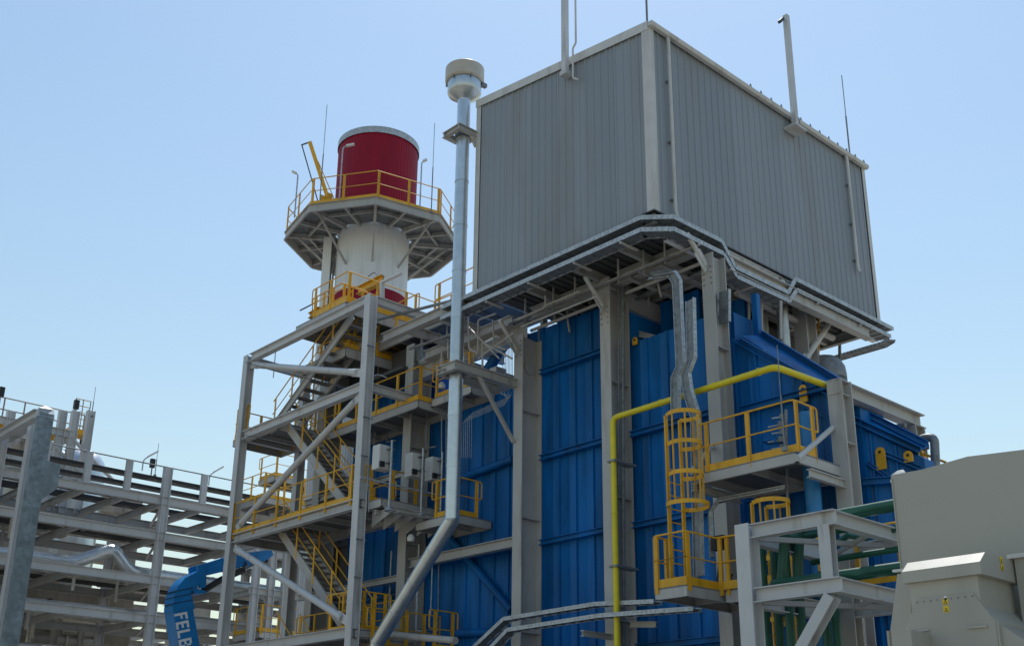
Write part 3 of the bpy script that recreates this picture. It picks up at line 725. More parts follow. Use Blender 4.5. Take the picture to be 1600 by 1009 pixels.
q = thing('cable_tray_supports', 'small pale arms holding the two cable trays under the penthouse edge', 'bracket', (XB, 19, 14.2))
for y in (16.6, 18.2, 19.9, 21.6): M().bar((XB-.3, y, 14.28), (XB+.35, y, 14.28), .05, .05).obj('arm', STEEL, q)
for x in (20.2, 22.4, 25.4, 27.6): M().bar((x, YB-.42, 14.28 if x != 22.4 else 13.85), (x, YB+.2, 14.28 if x != 22.4 else 13.85), .05, .05).obj('arm', STEEL, q)

# vertical trays coming down to the ladder
X1 = 19.2
def vt(lab, pix, X, wd=.28):
    tray(lab, [P(x, y, X=X) for x, y in pix], V3(.25, .97, 0).normalized(), wd, .09, m=GALV, up=-AX)
vt('left of two galvanised cable risers kinked in front of the yellow gas pipe', [(1018, 432), (1050, 427), (1058, 440), (1064, 570), (1056, 588), (1056, 640)], X1)
vt('right galvanised cable riser with slotted side dropping past the cage ladder', [(1079, 468), (1081, 560), (1072, 585), (1075, 610), (1087, 650), (1092, 900)], X1-.1)
tray('galvanised cable tray hanging right of the second front column head', [P(1131, 455, X=20.9), P(1131, 505, X=20.9)], V3(0, 1, 0), .35, .09, up=-AX)

# lower pair of trays
tray('upper of the two cable trays crossing low in front of the blue casing', [P(x, y, X=20.1) for x, y in ((728, 1030), (748, 1009), (793, 967), (935, 944), (1028, 940))], V3(1, 0, 0), .3, .1)
tray('lower of the two cable trays crossing low in front of the blue casing', [P(x, y, X=19.9) for x, y in ((752, 1034), (775, 1009), (799, 984), (942, 962), (1090, 951))], V3(1, 0, 0), .3, .1)
t = thing('tray_support', 'grey arm carrying the low cable trays beside the second column', 'bracket', P(1000, 975, X=20.2))
M().H(P(985, 975, X=20.3), P(1025, 975, X=20.3), .14, .1).obj('arm', STEEL, t)
M().H(V3(20.6, CY['c2'], 5.1), V3(19.6, CY['c2'], 5.1), .14, .1).obj('arm', STEEL, t)

# ------------------------------------------------------------------ yellow gas pipe
gx = 18.9
py_ = P(957, 700, X=XC-.35)
zy = P(1215, 563, Y=12.6).z
t = thing('gas_pipe', 'bright yellow gas pipe rising beside a column and running across the blue casing', 'pipe', (py_.x, py_.y, 0))
g0 = P(957, 900, X=19.9); g1 = P(957, 640, X=19.9)
# slopes gently: the run keeps the height of its far end
run0 = P(958, 629, X=19.9); run1 = P(1216, 564, X=18.9); 
M().tube(rnd([V3(19.9, g1.y, 0), V3(19.9, g1.y, 10.35), V3(19.9-.0, g1.y-.5, 10.35), V3(19.0, 12.6, 10.02), V3(XC+.2, 12.5, 10.02)], .2, 5), .074, 16).obj('pipe', GASY, t)
for z in (2.4, 4.8, 7.9): M().tube([V3(19.9, g1.y, z), V3(19.9, g1.y, z+.03)], .088, 16).obj('weld_band', GASY, t)
for f in (.25, .62, .9):
    p_ = V3(19.9, g1.y-.5, 10.35)*(1-f)+V3(19.0, 12.6, 10.02)*f; M().tube([p_, p_+V3(0, -.03, 0)], .088, 16).obj('weld_band', GASY, t)
for z in (3.2, 6.6, 9.2): M().box((19.8, g1.y-.13, z), (20.6, g1.y+.13, z+.05)).obj('pipe_clamp', GALVD, t)

# ------------------------------------------------------------------ upper right platform with light blue pipe
q = P(1242.5, 713.5, Y=12.3); XP0 = q.x; zp = P(1235, 706, X=XP0).z
platform('valve_platform', 'grey steel platform with yellow railing on the blue inlet casing', [[(XP0+.02, 14.6), (XP0+.02, 12.27), (XP0+.75, 12.27)]], [(XP0, 12.25), (XC+.5, 12.25), (XC+.5, 14.7), (XP0, 14.7)], zp, beamh=.2)
t = thing('platform_braces', 'pale struts tying the valve platform up to the columns', 'brace', (XC, 12.3, zp))
M().tube([P(1246, 716, Y=12.2), P(1301, 668, X=XC-.02)], .06, 8).obj('strut', STEELB, t)
M().tube([P(1080, 737, X=18.9), P(1112, 697, X=XC)], .06, 8).obj('strut', STEELB, t)
M().H((XP0-.1, 14.85, zp-.3), (XC, 14.85, zp-.3), .18, .12).obj('cantilever', STEEL, t)
M().H((XP0+.3, 12.2, zp-.42), (XC, 12.2, zp-.42), .18, .12).obj('cantilever', STEEL, t)
a = P(1260, 645, X=20.15)
t = thing('blue_vertical_pipe', 'thick light blue vertical pipe passing through the valve platform', 'pipe', (a.x, a.y, 0))
M().tube([V3(a.x, a.y, 0), V3(a.x, a.y, a.z)], .17, 20).obj('pipe', LBLUE, t)
t = thing('valve_assembly', 'cluster of small grey valves and tubing behind the valve platform railing', 'valve', P(1222, 715, X=19.9))
for i in range(6):
    c = P(1222, 655+i*12, X=19.9); M().lathe([(0, 0), (.05+.04*(i % 2), 0), (.05+.04*(i % 2), .12), (0, .12)], c, 12).obj('valve_body', GALVD, t)
    M().tube([c+V3(0, 0, .06), c+V3(-.05, .22+.1*(i % 2), .06)], .018, 6).obj('spindle', GALV, t)
M().tube([P(1228, 640, X=19.9), P(1232, 850, X=19.9)], .035, 8).obj('riser', GALVD, t)
M().tube([P(1200, 690, X=20.3), P(1215, 690, X=19.9)], .07, 10).obj('actuator', BLUE, t)
M().lathe([(.12, 0), (.14, .0), (.14, .03), (.12, .03), (.12, 0)], P(1202, 690, X=20.0), 16).obj('handwheel', BLUE, t)
rdx = P(1226, 700, X=18.9); rod('thin tan rod standing in front of the valve platform railing', V3(rdx.x, rdx.y, rdx.z), 2.25, .018, name='instrument_rod')
tray('galvanised tray bending under the valve platform', [P(x, y, X=19.8) for x, y in ((1112, 870), (1110, 800), (1122, 782), (1225, 762))], V3(.7, .7, 0), .2, .09, up=-AX)
t = thing('cable_bundle', 'black instrument box and looped cables beside the ladder platform', 'junction box', P(1125, 850, X=19.6))
c = P(1124, 848, X=19.6); M().box(c-V3(.1, .16, .15), c+V3(.1, .16, .15)).obj('box', DARK, t)
M().tube([c-Z*.15, c+V3(0, .1, -.8), c+V3(0, -.1, -1.1), c+V3(0, -.3, -.7)], .02, 6).obj('cable', DARK, t)

# ------------------------------------------------------------------ ladder platform
xl = 18.05; zq = P(1073, 912, X=xl).z; yn = P(1073, 912, X=xl).y; yf = P(1023, 925, X=xl).y
platform('ladder_platform', 'small grey landing with yellow railing at the foot of the cage ladder', [[(xl+.5, yf), (xl, yf), (xl, yn), (xl+1.05, yn), (xl+1.1, yn-.9)]], [(xl, yn), (XC, yn-.1), (XC, yf), (xl, yf)], zq, beamh=.2, joists=True, sp=.75, toe=.17)
platform('side_landing', 'grey landing strip with yellow railing continuing right of the ladder landing', [[(xl+1.1, yn-.15), (xl+1.1, 12.9)]], [(xl+1.1, 12.4), (XC, 12.4), (XC, yn-.12), (xl+1.1, yn-.12)], zq, beamh=.24, sp=.8, toe=.17)
lx = P(1060, 700, X=18.55)
cage_ladder('yellow caged ladder climbing from the lower landing to the valve platform', V3(18.5, P(1060, 880, X=18.5).y, zq), V3(18.5, P(1060, 730, X=18.5).y, zp), AX, -AY, w=.48, cage_from=1.75, ext=1.2, hoop=.37)
f = P(1196, 905, X=20.0)
cage_ladder('second yellow caged ladder half hidden behind the grey pipe rack', V3(19.4, P(1190, 850, X=19.4).y, 0), V3(19.4, P(1190, 850, X=19.4).y, P(1190, 788, X=19.4).z-1.1), AX, -AY, w=.5, cage_from=3.0, ext=1.1, hoop=.37)
t = thing('yellow_service_rail', 'yellow posts and rails of the lower landing behind the green pipes', 'railing', (19.4, 11.5, 4))
railing(t, [V3(19.5, 12.3, 5.35), V3(19.5, 9.6, 5.35)], sp=.9)
railing(t, [V3(19.5, 12.3, 3.0), V3(19.5, 9.6, 3.0)], sp=.9)

# ------------------------------------------------------------------ grey pipe rack in front
XF = 16.75; a = P(1163, 900, X=XF); YF = a.y; zt1 = P(1292, 795, X=XF).z; zt2 = P(1301, 900, X=XF).z; YE = P(1292, 795, X=XF).y
t = thing('pipe_support_rack', 'pale grey H-beam rack with a cantilevered end and diagonal brace in front of the boiler', 'steel frame', (XF, YF, 0))
q = M().H((XF+.15, YF, 0), (XF+.15, YF, zt1+.02), .32, .3, up=AX, tf=.025); q.obj('column', STEELB, t)
M().H((XF+2.9, YF-.35, 0), (XF+2.9, YF-.35, zt1-.2), .3, .3, up=AX, tf=.025).obj('column', STEEL, t)
def Hb(a, b, h=.26, w_=.2, nm='beam', m=STEELB): return M().H(a, b, h, w_, tf=.02).obj(nm, m, t)
for zz in (zt1-.13, zt2-.13):
    Hb((XF+.12, YF-.15, zz), (XF+.12, YE-.1, zz)); Hb((XF+.22, YE, zz-.004), (XF+4.3, YE, zz-.004))
    Hb((XF+.3, YF, zz-.02), (XF+2.75, YF-.03, zz-.02), .34); Hb((XF+2.9, YF-.45, zz-.01), (XF+2.9, YE-1.6, zz-.01))
    M().bar((XF+.3, YF-.15, zz-.1), (XF+2.7, YE+.2, zz-.1), .09, .09).obj('plan_brace', STEEL, t)
    M().bar((XF+1.4, YE+.02, zz-.08), (XF+2.6, YF-.3, zz-.08), .07, .07).obj('plan_brace', STEEL, t)
M().H((XF+.12, YE+.12, zt2+.0), (XF+.12, YE+.12, zt1-.26), .2, .22, up=AX).obj('hanger_post', STEELB, t)
M().H((XF+.12, YE+.1, zt2-.3), (XF+.12, YF-.2, zt2-2.2), .24, .2, up=AX).obj('diagonal_brace', STEELB, t)
# green pipes
GXs = (17.55, 17.85)
def gpipe(lab, pts, r=.07): 
    pts = [Vector(p) for p in pts]; M().tube(rnd(pts, .2, 4), r, 12).obj('green_pipe', GREEN, label=lab, cat='pipe', group='green pipes on the grey rack', org=pts[0])
zg1 = P(1294, 801, X=17.6).z; zg2 = P(1296, 900, X=17.6).z
gpipe('upper front green pipe running into the beige enclosure', [V3(17.6, 11.9, zg1-1.2), V3(17.6, 11.7, zg1-.05), V3(17.6, 5, zg1-.05)], .085)
gpipe('upper rear green pipe running into the beige enclosure', [V3(18.1, 11.9, zg1-1.4), V3(18.1, 11.7, zg1+.02), V3(18.1, 5, zg1+.02)], .085)
gpipe('middle green pipe crossing behind the rack post', [V3(18.7, 11.9, zg1-.6), V3(18.7, 5, zg1-.6)], .06)
gpipe('lower front green pipe crossing the whole rack', [V3(17.5, 12.0, zg2-.02), V3(17.5, 5, zg2-.02)], .085)
gpipe('lower rear green pipe crossing the whole rack', [V3(18.2, 12.0, zg2+.05), V3(18.2, 5, zg2+.05)], .07)
for i, (pxx, xx) in enumerate(((1192, 18.0), (1212, 18.3), (1229, 18.0), (1247, 18.3), (1300, 18.9), (1212, 19.0), (1285, 19.2))):
    p = P(pxx, 900, X=xx); top = zg1-(.15 if i < 4 else .7)
    gpipe(['first', 'second', 'third', 'fourth', 'fifth', 'sixth', 'seventh'][i]+' vertical green pipe behind the rack, counted from the left post', [V3(xx, p.y, 0), V3(xx, p.y, top)], .085)
gpipe('green header pipe joining the tops of the vertical green pipes', [V3(18.15, 12.1, zg1-.2), V3(18.15, 10.3, zg1-.2)], .075)
for i in range(3):
    M().tube([V3(18.9, 11.4-i*.5, zg1-.25), V3(18.9, 11.2-i*.5, zg1-.15), V3(19.4, 11.1-i*.5, zg1-.15)], .06, 10).obj('green_pipe', GREEN, label=('short green branch pipe nearest the left post', 'short green branch pipe in the middle of the rack', 'short green branch pipe nearest the cantilevered end')[i], cat='pipe', group='green pipes on the grey rack')

# ------------------------------------------------------------------ beige enclosure
XG = 14.0
t = thing('beige_enclosure', 'large beige sheet metal enclosure with sloped top at the right edge', 'enclosure', (16, 5, 0))
poly = [P(x, y, X=XG) for x, y in ((1392, 742), (1441, 733), (1511, 713), (1600, 702), (1700, 690))]
zz = P(1392, 742, X=XG)
poly = [V3(XG, poly[0].y, 0)]+poly+[V3(XG, poly[-1].y, 0)]
M().prism(poly, (5.2, 0, 0)).obj('body', BEIGE, t)
a = P(1400, 738, X=XG+.05)
M().prism([V3(XG+.03, a.y+.09, a.z-.12), V3(XG+.03, a.y-.10, a.z-.12), V3(XG+.10, a.y-.11, a.z+.0), V3(XG+.14, a.y-.06, a.z+.05), V3(XG+.14, a.y+.03, a.z+.05), V3(XG+.1, a.y+.09, a.z)], (.03, 0, -.02)).obj('lifting_lug', TRIM, t)
M().box((XG-.012, poly[0].y-.02, 0), (XG-.001, poly[0].y, zz.z-.05)).obj('edge_trim', BEIGE, t)
# ventilation hood in front
XH = 12.6
t = thing('ventilation_hood', 'beige ventilation housing with projecting hood and warning stickers before the beige enclosure', 'housing', (XH, 5.8, 0))
h0 = P(1409, 893, X=XH); h1 = P(1531, 876.5, X=XH); hb = P(1411, 911, X=XH)
ya, yb2 = h0.y, h1.y; zt_, zb_ = h0.z, hb.z; D = P(1594, 878, Y=yb2).x-XH
# rain hood: fascia, sunlit sloping top, side
tp_ = .13
o = M().prism([V3(XH, ya, zb_), V3(XH, ya, zt_), V3(XH+.16, ya, zt_+tp_), V3(XH+D, ya, zt_+tp_), V3(XH+D, ya, zb_)], (0, yb2-ya, 0)).obj('rain_hood', BEIGE, t)
xi = XH+.06; yi0 = P(1421, 912, X=xi).y; yi1 = P(1531, 900, X=xi).y+.03
zs_ = P(1424, 955, X=xi).z; zf_ = P(1412, 990, X=xi).z; yw0 = P(1412, 990, X=xi).y; yw1 = P(1559, 970, X=xi).y
body = [V3(xi, yi0, zb_), V3(xi, yi0, zs_), V3(xi, yw0, zf_), V3(xi, yw0, 0), V3(xi, yw1, 0), V3(xi, yw1, P(1559, 970, X=xi).z), V3(xi, yi1, P(1537, 945, X=xi).z), V3(xi, yi1, zb_)]
M().prism(body, (D-.15, 0, 0)).obj('body', BEIGE, t)
# access panel with screws, proud of the body
pn = [V3(xi-.002, P(x, y, X=xi).y, P(x, y, X=xi).z) for x, y in ((1437, 934), (1521, 925), (1536, 945), (1556, 970))]
pn = [V3(xi-.001, P(1430, 946, X=xi).y, P(1430, 946, X=xi).z)]+pn+[V3(xi-.001, yw1+.04, 2), V3(xi-.001, yw0-.05, 2), V3(xi-.001, yw0-.05, zf_-.02)]
pn = [V3(xi-.001, v.y, v.z) for v in pn]; M().prism(pn, (-.012, 0, 0)).obj('access_panel', BEIGE, t)
q = M()
for i in range(9):
    y = yi0-.08-(yi0-yi1-.16)*i/8; q.box((xi-.018, y-.008, zb_-.24), (xi-.0135, y+.008, zb_-.224))
q.obj('screws', GALVD, t)
for px, w_ in ((1440, .22), (1529, .22)):
    p = P(px, 985 if px < 1500 else 979, X=xi); M().box((xi-.035, p.y-w_/2, p.z-.012), (xi-.014, p.y+w_/2, p.z+.012)).obj('panel_handle', BEIGE, t)
def sticker(px, py, X=None, Y=None):
    p = P(px, py, X=X, Y=Y); o = .013
    if X is not None:
        c = V3(X-o, p.y, p.z); u = AY; nrm = -AX
    else: c = V3(p.x, Y-.004, p.z); u = AX; nrm = -AY
    for k in (0, 1):
        cc = c-Z*.09*k
        M().prism([cc+u*.035-Z*.03, cc-u*.035-Z*.03, cc-u*.035+Z*.045, cc+u*.035+Z*.045], nrm*.003).obj('warning_sticker', STICK, t)
        M().prism([cc+u*.024+nrm*.004-Z*.022, cc-u*.024+nrm*.004-Z*.022, cc+nrm*.004+Z*.026], nrm*.001).obj('warning_triangle', DARK, t)
        M().prism([cc+u*.013+nrm*.006-Z*.016, cc-u*.013+nrm*.006-Z*.016, cc+nrm*.006+Z*.01], nrm*.001).obj('warning_triangle', STICK, t)
sticker(1478, 940, X=xi)
p = P(1478, 934, X=xi); M().prism([V3(xi-.013, p.y+.03, p.z), V3(xi-.013, p.y, p.z+.03), V3(xi-.013, p.y-.03, p.z), V3(xi-.013, p.y, p.z-.03)], (-.003, 0, 0)).obj('hazard_diamond', LETTER, t)
sticker(1564, 875, Y=yb2)
# flared side skirt at left and low wing
wg = [P(x, y, X=XH+.5) for x, y in ((1402, 896), (1424, 896), (1424, 1009), (1391, 1040), (1391, 985))]
M().prism([V3(XH+.5, v.y, v.z) for v in wg], (.04, 0, 0)).obj('side_skirt', BEIGE, t)
M().box((XH+.46, wg[4].y, wg[4].z-2), (XH+.6, wg[4].y+.03, wg[4].z)).obj('skirt_flange', BEIGE, t)
M().bar(P(1396, 892, X=XH+.5), P(1412, 890, X=XH+.5), .06, .03).obj('hood_lip', TRIM, t)
a = P(1392, 986, X=XH-.4); M().box((XH-.4, a.y-.25, 0), (XH+.1, a.y, a.z)).obj('low_wing', BEIGE, t)
# lower right ledge on the side
M().prism([V3(XH+.1, yb2+.0, zb_-.5), V3(XH+.1, yb2-.45, zb_-.85), V3(XH+.1, yb2-.45, 0), V3(XH+.1, yb2, 0)], (D-.25, 0, 0)).obj('flared_skirt', BEIGE, t)
t = thing('beige_filter_box', 'second beige box cut off by the right edge behind the ventilation housing', 'enclosure', (14, 4.2, 0))
a = P(1575, 873, X=13.4)
M().box((13.45, 2.4, 0), (XG-.02, a.y-.05, a.z)).obj('body', BEIGE, t)
M().box((13.38, 2.4, a.z), (XG-.02, a.y, a.z+.05)).obj('lid', TRIM, t)

# ------------------------------------------------------------------ stair tower
X2 = 18.5; X3 = 20.6; Y2 = 26.85; Y1 = 34.3
LV = [16.0, 13.1, 9.45, 5.72, 2.2]
t = thing('stair_tower', 'open pale grey stair tower frame with tubular diagonal braces', 'steel frame', (19.5, 30.5, 0))
def col2(x, y, zt, w_=.3): M().H((x, y, 0), (x, y, zt), w_, w_, up=AX, tf=.025, tw=.02).obj('column', STEELB, t)
col2(X2, Y2, 16.1); col2(X2, Y1, 16.1); col2(X3+.3, Y1, 16.1)
for z in LV[:4]:
    M().H((X2, Y2+.16, z-.02), (X2, Y1-.16, z-.02), .3, .22, tf=.022).obj('beam', STEELB, t)
    M().H((X2+.16, Y2, z-.03), (X3+.1, Y2, z-.03), .26, .2, tf=.02).obj('beam', STEELB, t)
    M().H((X2+.16, Y1, z-.03), (X3+.2, Y1, z-.03), .26, .2, tf=.02).obj('beam', STEELB, t)
    M().H((X3+.1, Y2+.16, z-.03), (X3+.1, Y1-.16, z-.03), .24, .18, tf=.02).obj('beam', STEEL, t)
def tb(a, b, r): 
    a = Vector(a); b = Vector(b); d = (b-a).normalized(); M().tube([a+d*.35, b-d*.35], r, 14).obj('tube_brace', STEELB, t)
    for p, s in ((a, 1), (b, -1)): M().bar(p+d*.05*s, p+d*.62*s, .03, .26, up=Z).obj('gusset_plate', STEELB, t)
tb((X2-.0, Y1-.1, 15.75), (X2, Y2+.2, 13.55), .11)
tb((X2-.0, Y2+.25, 12.85), (X2, Y1-.15, 9.75), .11)
tb((X2, Y1-.15, 9.15), (X2, Y2+.2, 6.0), .11)
# flights
WD = AX; SW = .85
stair('upper stair flight climbing to the top landing of the stair tower', (X2+.45, Y1-1.2, 13.1), (X2+.45, Y2+1.6, 16.0), WD, SW, group=None)
stair('middle stair flight descending from the left landing between the two upper decks', (X2+.5, Y2+1.2, 9.45), (X2+.5, Y2+5.3, 13.1), WD, SW)
stair('lower stair flight below the long walkway of the stair tower', (X2+.5, Y2+.9, 5.72), (X2+.5, Y2+5.2, 9.45), WD, SW)
stair('lowest stair flight of the tower, mostly below the frame', (X2+.5, Y2+1.1, 2.2), (X2+.5, Y2+5.0, 5.72), WD, SW)
platform('left_landing', 'small grey landing at the left end of the stair tower with yellow railing', [[(X3, Y1+.7), (X2+.1, Y1+.7), (X2+.1, Y1-.1)]], [(X2+.1, Y2+5.2), (X3, Y2+5.2), (X3, Y1+.8), (X2+.1, Y1+.8)], 13.15)
platform('long_walkway', 'long grey walkway with yellow railing across the middle of the stair tower', [[(X2-.05, Y1-.0), (X2-.05, Y2+.35)], ], [(X2-.02, Y2-.1), (X3, Y2-.1), (X3, Y1), (X2-.02, Y1)], 9.55, sp=1.5, toe=.17)
platform('low_walkway', 'lowest grey walkway with yellow railing at the foot of the stair tower', [[(X2+.1, Y2+.2), (X2+.1, Y2+1.4)]], [(X2, Y2-.1), (X3, Y2-.1), (X3, Y1-1), (X2, Y1-1)], 5.8)
platform('analyser_walkway', 'grey walkway with yellow railing behind the white instrument boxes', [[(X2+.2, Y2-.12), (XC+1.6, Y2-.12)]], [(X2+.1, CY['c1']+1.4), (XC-.1, CY['c1']+1.4), (XC-.1, Y2-.15), (X2+.1, Y2-.15)] if 0 else [(X2+.2, Y2-.8), (XC+.8, Y2-.8), (XC+.8, Y2-.15), (X2+.2, Y2-.15)], 9.5, toe=.17, sp=.9)
a = P(735, 812, X=XC)
platform('end_landing', 'grey landing between the walkway and the first big column with a yellow end rail', [[(XC-.6, 25.2), (XC-.6, 24.3), (XC+.3, 24.3)]], [(XC-.65, 24.25), (XC+.8, 24.25), (XC+.8, 26.0), (XC-.65, 26.0)], 8.95)
platform('lower_right_landing', 'low yellow railed landing seen behind the sloping silver vent pipe', [[(X2+.4, Y2-.3), (XC+1.5, Y2-.3)], [(XC-.2, 25.6), (XC+.6, 25.6)]], [(X2+.3, Y2-1.0), (XC+.8, Y2-1.0), (XC+.8, Y2-.2), (X2+.3, Y2-.2)], 5.3, sp=.6)
# top deck
a = P(582, 485, Z=16.3)
ty = 28.7; ta = P(582, 485, Y=ty); tbx = P(676, 516, Y=ty).x; tax = P(541, 476, Y=ty).x
platform('top_landing', 'highest grey deck with yellow railing before the white and red stack', [[(tax, ty+2.0), (tax, ty), (tbx, ty), (tbx+.05, ty-1.0)]], [(tax-.03, ty-.03), (tbx+1.2, ty-.03), (tbx+1.2, ty+3), (tax-.03, ty+3)], ta.z, beamh=.35, toe=.22)
railing(thing('inner_guard_rail', 'yellow inner guard rails crowding the top deck at the foot of the stack', 'railing', (tax+1, ty+1.5, ta.z)), [V3(tax+.4, ty+2.6, ta.z), V3(tax+.4, ty+.9, ta.z), V3(tax+1.3, ty+.9, ta.z)], sp=.6)
platform('second_top_landing', 'lower grey deck with yellow toe plates under the highest deck', [[(tax+.5, ty+2.2), (tax+.5, ty+.6), (tbx+.5, ty+.6)]], [(tax+.45, ty+.55), (tbx+1.0, ty+.55), (tbx+1.0, ty+3.1), (tax+.45, ty+3.1)], ta.z-1.3, beamh=.3, toe=.2, rail_h=.5)
# link walkway from the deck to the penthouse
platform('link_walkway', 'grey walkway with yellow railing leading from the top deck towards the penthouse', [[(XC+.1, 29.6), (XC+.1, 27.4)], [(XC+.1, 26.3), (XC+.1, 22.8)]], [(XC, 22.6), (XC+2.2, 22.6), (XC+2.2, 29.8), (XC, 29.8)], 15.9, beamh=.4)
t = thing('gallery_frame', 'grey beams under the top deck between the stair tower and the penthouse', 'steel frame', (21, 26, 14))
for x, z in ((X3+.05, 15.75), (X3+.05, 14.6)): M().H((x, Y2-.1, z), (x, YL+.2, z), .3, .2).obj('beam', STEEL, t)
M().H((19.1, 24.2, 14.75), (23, 24.2, 14.75), .26, .2).obj('beam', STEEL, t)
M().H((19.0, 26.8, 14.75), (19.0, 22.5, 14.75), .3, .2).obj('beam', STEEL, t)
M().H((19.0, 25.6, 14.75), (23, 25.6, 14.75), .26, .2).obj('beam', STEEL, t)
for a, b in (((588, 500), (705, 470)), ((610, 530), (700, 496)), ((640, 545), (712, 520))):
    M().tube([P(*a, X=19.6), P(*b, X=19.6)], .05, 8).obj('conduit', GALVD, t)
M().box((XC-.2, 27.6, 14.36), (27, 33.2, 14.46)).obj('soffit_plate', SOFFIT, t)
ca = P(526, 670, X=20.0); cb = P(653, 626, X=20.0); cz = (ca.z+cb.z)/2
platform('casing_walkway', 'grey walkway with yellow railing along the upper left of the blue casing', [[(20.0, ca.y), (20.0, cb.y), (21.4, cb.y)]], [(19.97, cb.y-.05), (21.4, cb.y-.05), (21.4, ca.y+.6), (19.97, ca.y+.6)], cz, toe=.17)
platform('valve_ledge', 'small grey ledge with yellow railing beside the mid-height pipe bracket', [[(20.5, cb.y-.2), (20.5, cb.y-1.9)]], [(20.45, cb.y-2), (21.4, cb.y-2), (21.4, cb.y-.1), (20.45, cb.y-.1)], cz+.1)
t = thing('roof_piping', 'tangle of small grey pipes on hangers under the walkway beside the penthouse', 'pipework', (20, 24, 13))
for pts in ([(731, 470), (733, 545), (747, 552), (747, 500), (775, 490)], [(747, 560), (803, 520)], [(731, 510), (780, 560)], [(754, 575), (754, 535), (800, 560)], [(700, 560), (700, 530)], [(770, 500), (772, 540), (790, 546)], [(808, 500), (852, 480), (852, 462)], [(815, 510), (935, 462)], [(690, 545), (690, 575)], [(850, 478), (905, 455)]):
    M().tube(rnd([P(*p, X=19.9) for p in pts], .08, 2), .028, 8).obj('pipe', STEEL, t)
for i in range(8):
    a = P(786+i*2.2, 530, X=20.3); M().tube([a, a-Z*1.5], .008, 5).obj('impulse_line', GALVD, t)
for i in range(6):
    M().tube(rnd([P(770+6*i, 612, X=20.9)]+[P(800-i*2.5, 618+i*3, X=20.9), P(737-i*3.0, 645+i*3, X=20.9), P(736-i*3.0, 715, X=20.9)], .05, 2), .007, 6).obj('impulse_line', GALV, t)
for i, (px, py) in enumerate(((565, 0), (583, 0), (600, 0))): pass
q = M()
for px, py, w_, h in ((668, 565, .5, .14), (655, 560, .3, .35), (697, 565, .25, .5), (740, 590, .2, .25), (778, 580, .3, .16)):
    c = P(px, py, X=21.0); M().box(c-V3(.2, w_/2, h/2), c+V3(.2, w_/2, h/2)).obj('valve_block', STEEL, t)

# a strip lamp among the piping
t = thing('strip_lamp', 'bright slanted strip lamp hanging among the piping left of the first column', 'lamp', P(766, 533, X=20.0))
M().bar(P(756, 538, X=20.0), P(778, 526, X=20.0), .14, .07).obj('lamp_housing', LAMPW, t)
M().tube([P(754, 540, X=20.0), P(753, 572, X=20.0)], .02, 6).obj('lamp_pole', GALV, t)
t = thing('deck_lamp', 'white strip lamp on a short arm beside the red band of the stack', 'lamp', P(597, 470, X=19.5))
M().bar(P(597, 441, X=19.5), P(627, 427, X=19.5), .13, .06).obj('lamp_housing', LAMPW, t)
M().bar(P(597, 441, X=19.5), P(597, 470, X=19.5), .12, .12).obj('lamp_post', STEELB, t)
t = thing('monorail_beam', 'yellow hoist beam with drooping cables on the top deck', 'hoist', P(575, 450, X=21))
M().H(P(560, 455, X=21), P(598, 436, X=21), .3, .2).obj('beam', YEL, t)
M().tube(rnd([P(575, 432, X=21), P(585, 425, X=21), P(592, 432, X=21), P(598, 428, X=21), P(600, 440, X=21)], .08, 3), .015, 6).obj('cable', DARK, t)
a = P(486, 490, X=19.3); t = thing('small_jib', 'short yellow bracket arm with a dark rod jutting left of the stack', 'crane', a)
M().H(P(484, 494, X=19.3), P(500, 484, X=19.3), .22, .16).obj('arm', YEL, t)
M().tube([P(469, 485, X=19.3), P(498, 470, X=19.3)], .025, 6).obj('rod', DARK, t)

# instrument boxes on the walkway edge
bx = [(600, 715, 20, 695, 800), (649, 727, 17, 708, 808), (679, 733, 14, 716, 812), (720, 742, 7, 722, 805)]
names = ('leftmost and largest white instrument box on a pipe stand above the walkway', 'second white instrument box from the left on a pipe stand', 'third white instrument box from the left just beside the silver vent pipe', 'small white instrument box right of the silver vent pipe')
for (px, py, wpx, t0, t1), lab in zip(bx, names):
    Yq = Y2-.95; c = P(px, py, Y=Yq); a = P(px, t1, Y=Yq)
    t = thing('instrument_box', lab, 'instrument box', V3(c.x, Yq, a.z), 'white instrument boxes on stands')
    w_ = wpx/52*1.0
    M().box((c.x-w_*.62, Yq-.1, c.z-.36), (c.x+w_*.62, Yq+.25, c.z+.36)).obj('housing', WBOX, t)
    M().box((c.x-w_*.57, Yq-.12, c.z-.31), (c.x+w_*.57, Yq-.101, c.z+.31)).obj('door', WBOX, t)
    M().box((c.x-w_*.62-.02, Yq-.2, c.z-.32), (c.x-w_*.62+.14, Yq-.121, c.z-.17)).obj('gauge', DARK, t)
    M().tube([V3(c.x+.08, Yq-.25, a.z), V3(c.x+.08, Yq-.25, c.z+.5)], .035, 10).obj('stand_pipe', GALV, t)
    M().lathe([(.14, 0), (.035, .14)], V3(c.x+.08, Yq-.25, a.z), 12).obj('stand_foot', GALV, t)
    for f in (-.2, .22): M().box((c.x-.02, Yq-.26, c.z+f), (c.x+.18, Yq-.122, c.z+f+.03)).obj('clamp', GALVD, t)
t = thing('instrument_conduit', 'thin conduits and flood lamps slung under the instrument walkway', 'conduit', (20, 26, 8))
M().tube([P(563, 745, Y=Y2-1), P(640, 763, Y=Y2-1), P(695, 775, Y=Y2-1)], .03, 8).obj('conduit', GALV, t)
for px, py in ((642, 840), (690, 602)):
    c = P(px, py, Y=Y2-1); M().lathe([(0, -.12), (.1, -.1), (.12, 0), (.06, .1), (0, .1)], c, 14).obj('flood_lamp', WBOX, t)
M().tube([P(700, 770, Y=Y2-1), P(733, 765, Y=Y2-1)], .07, 10).obj('pipe_clamp', GALVD, t)
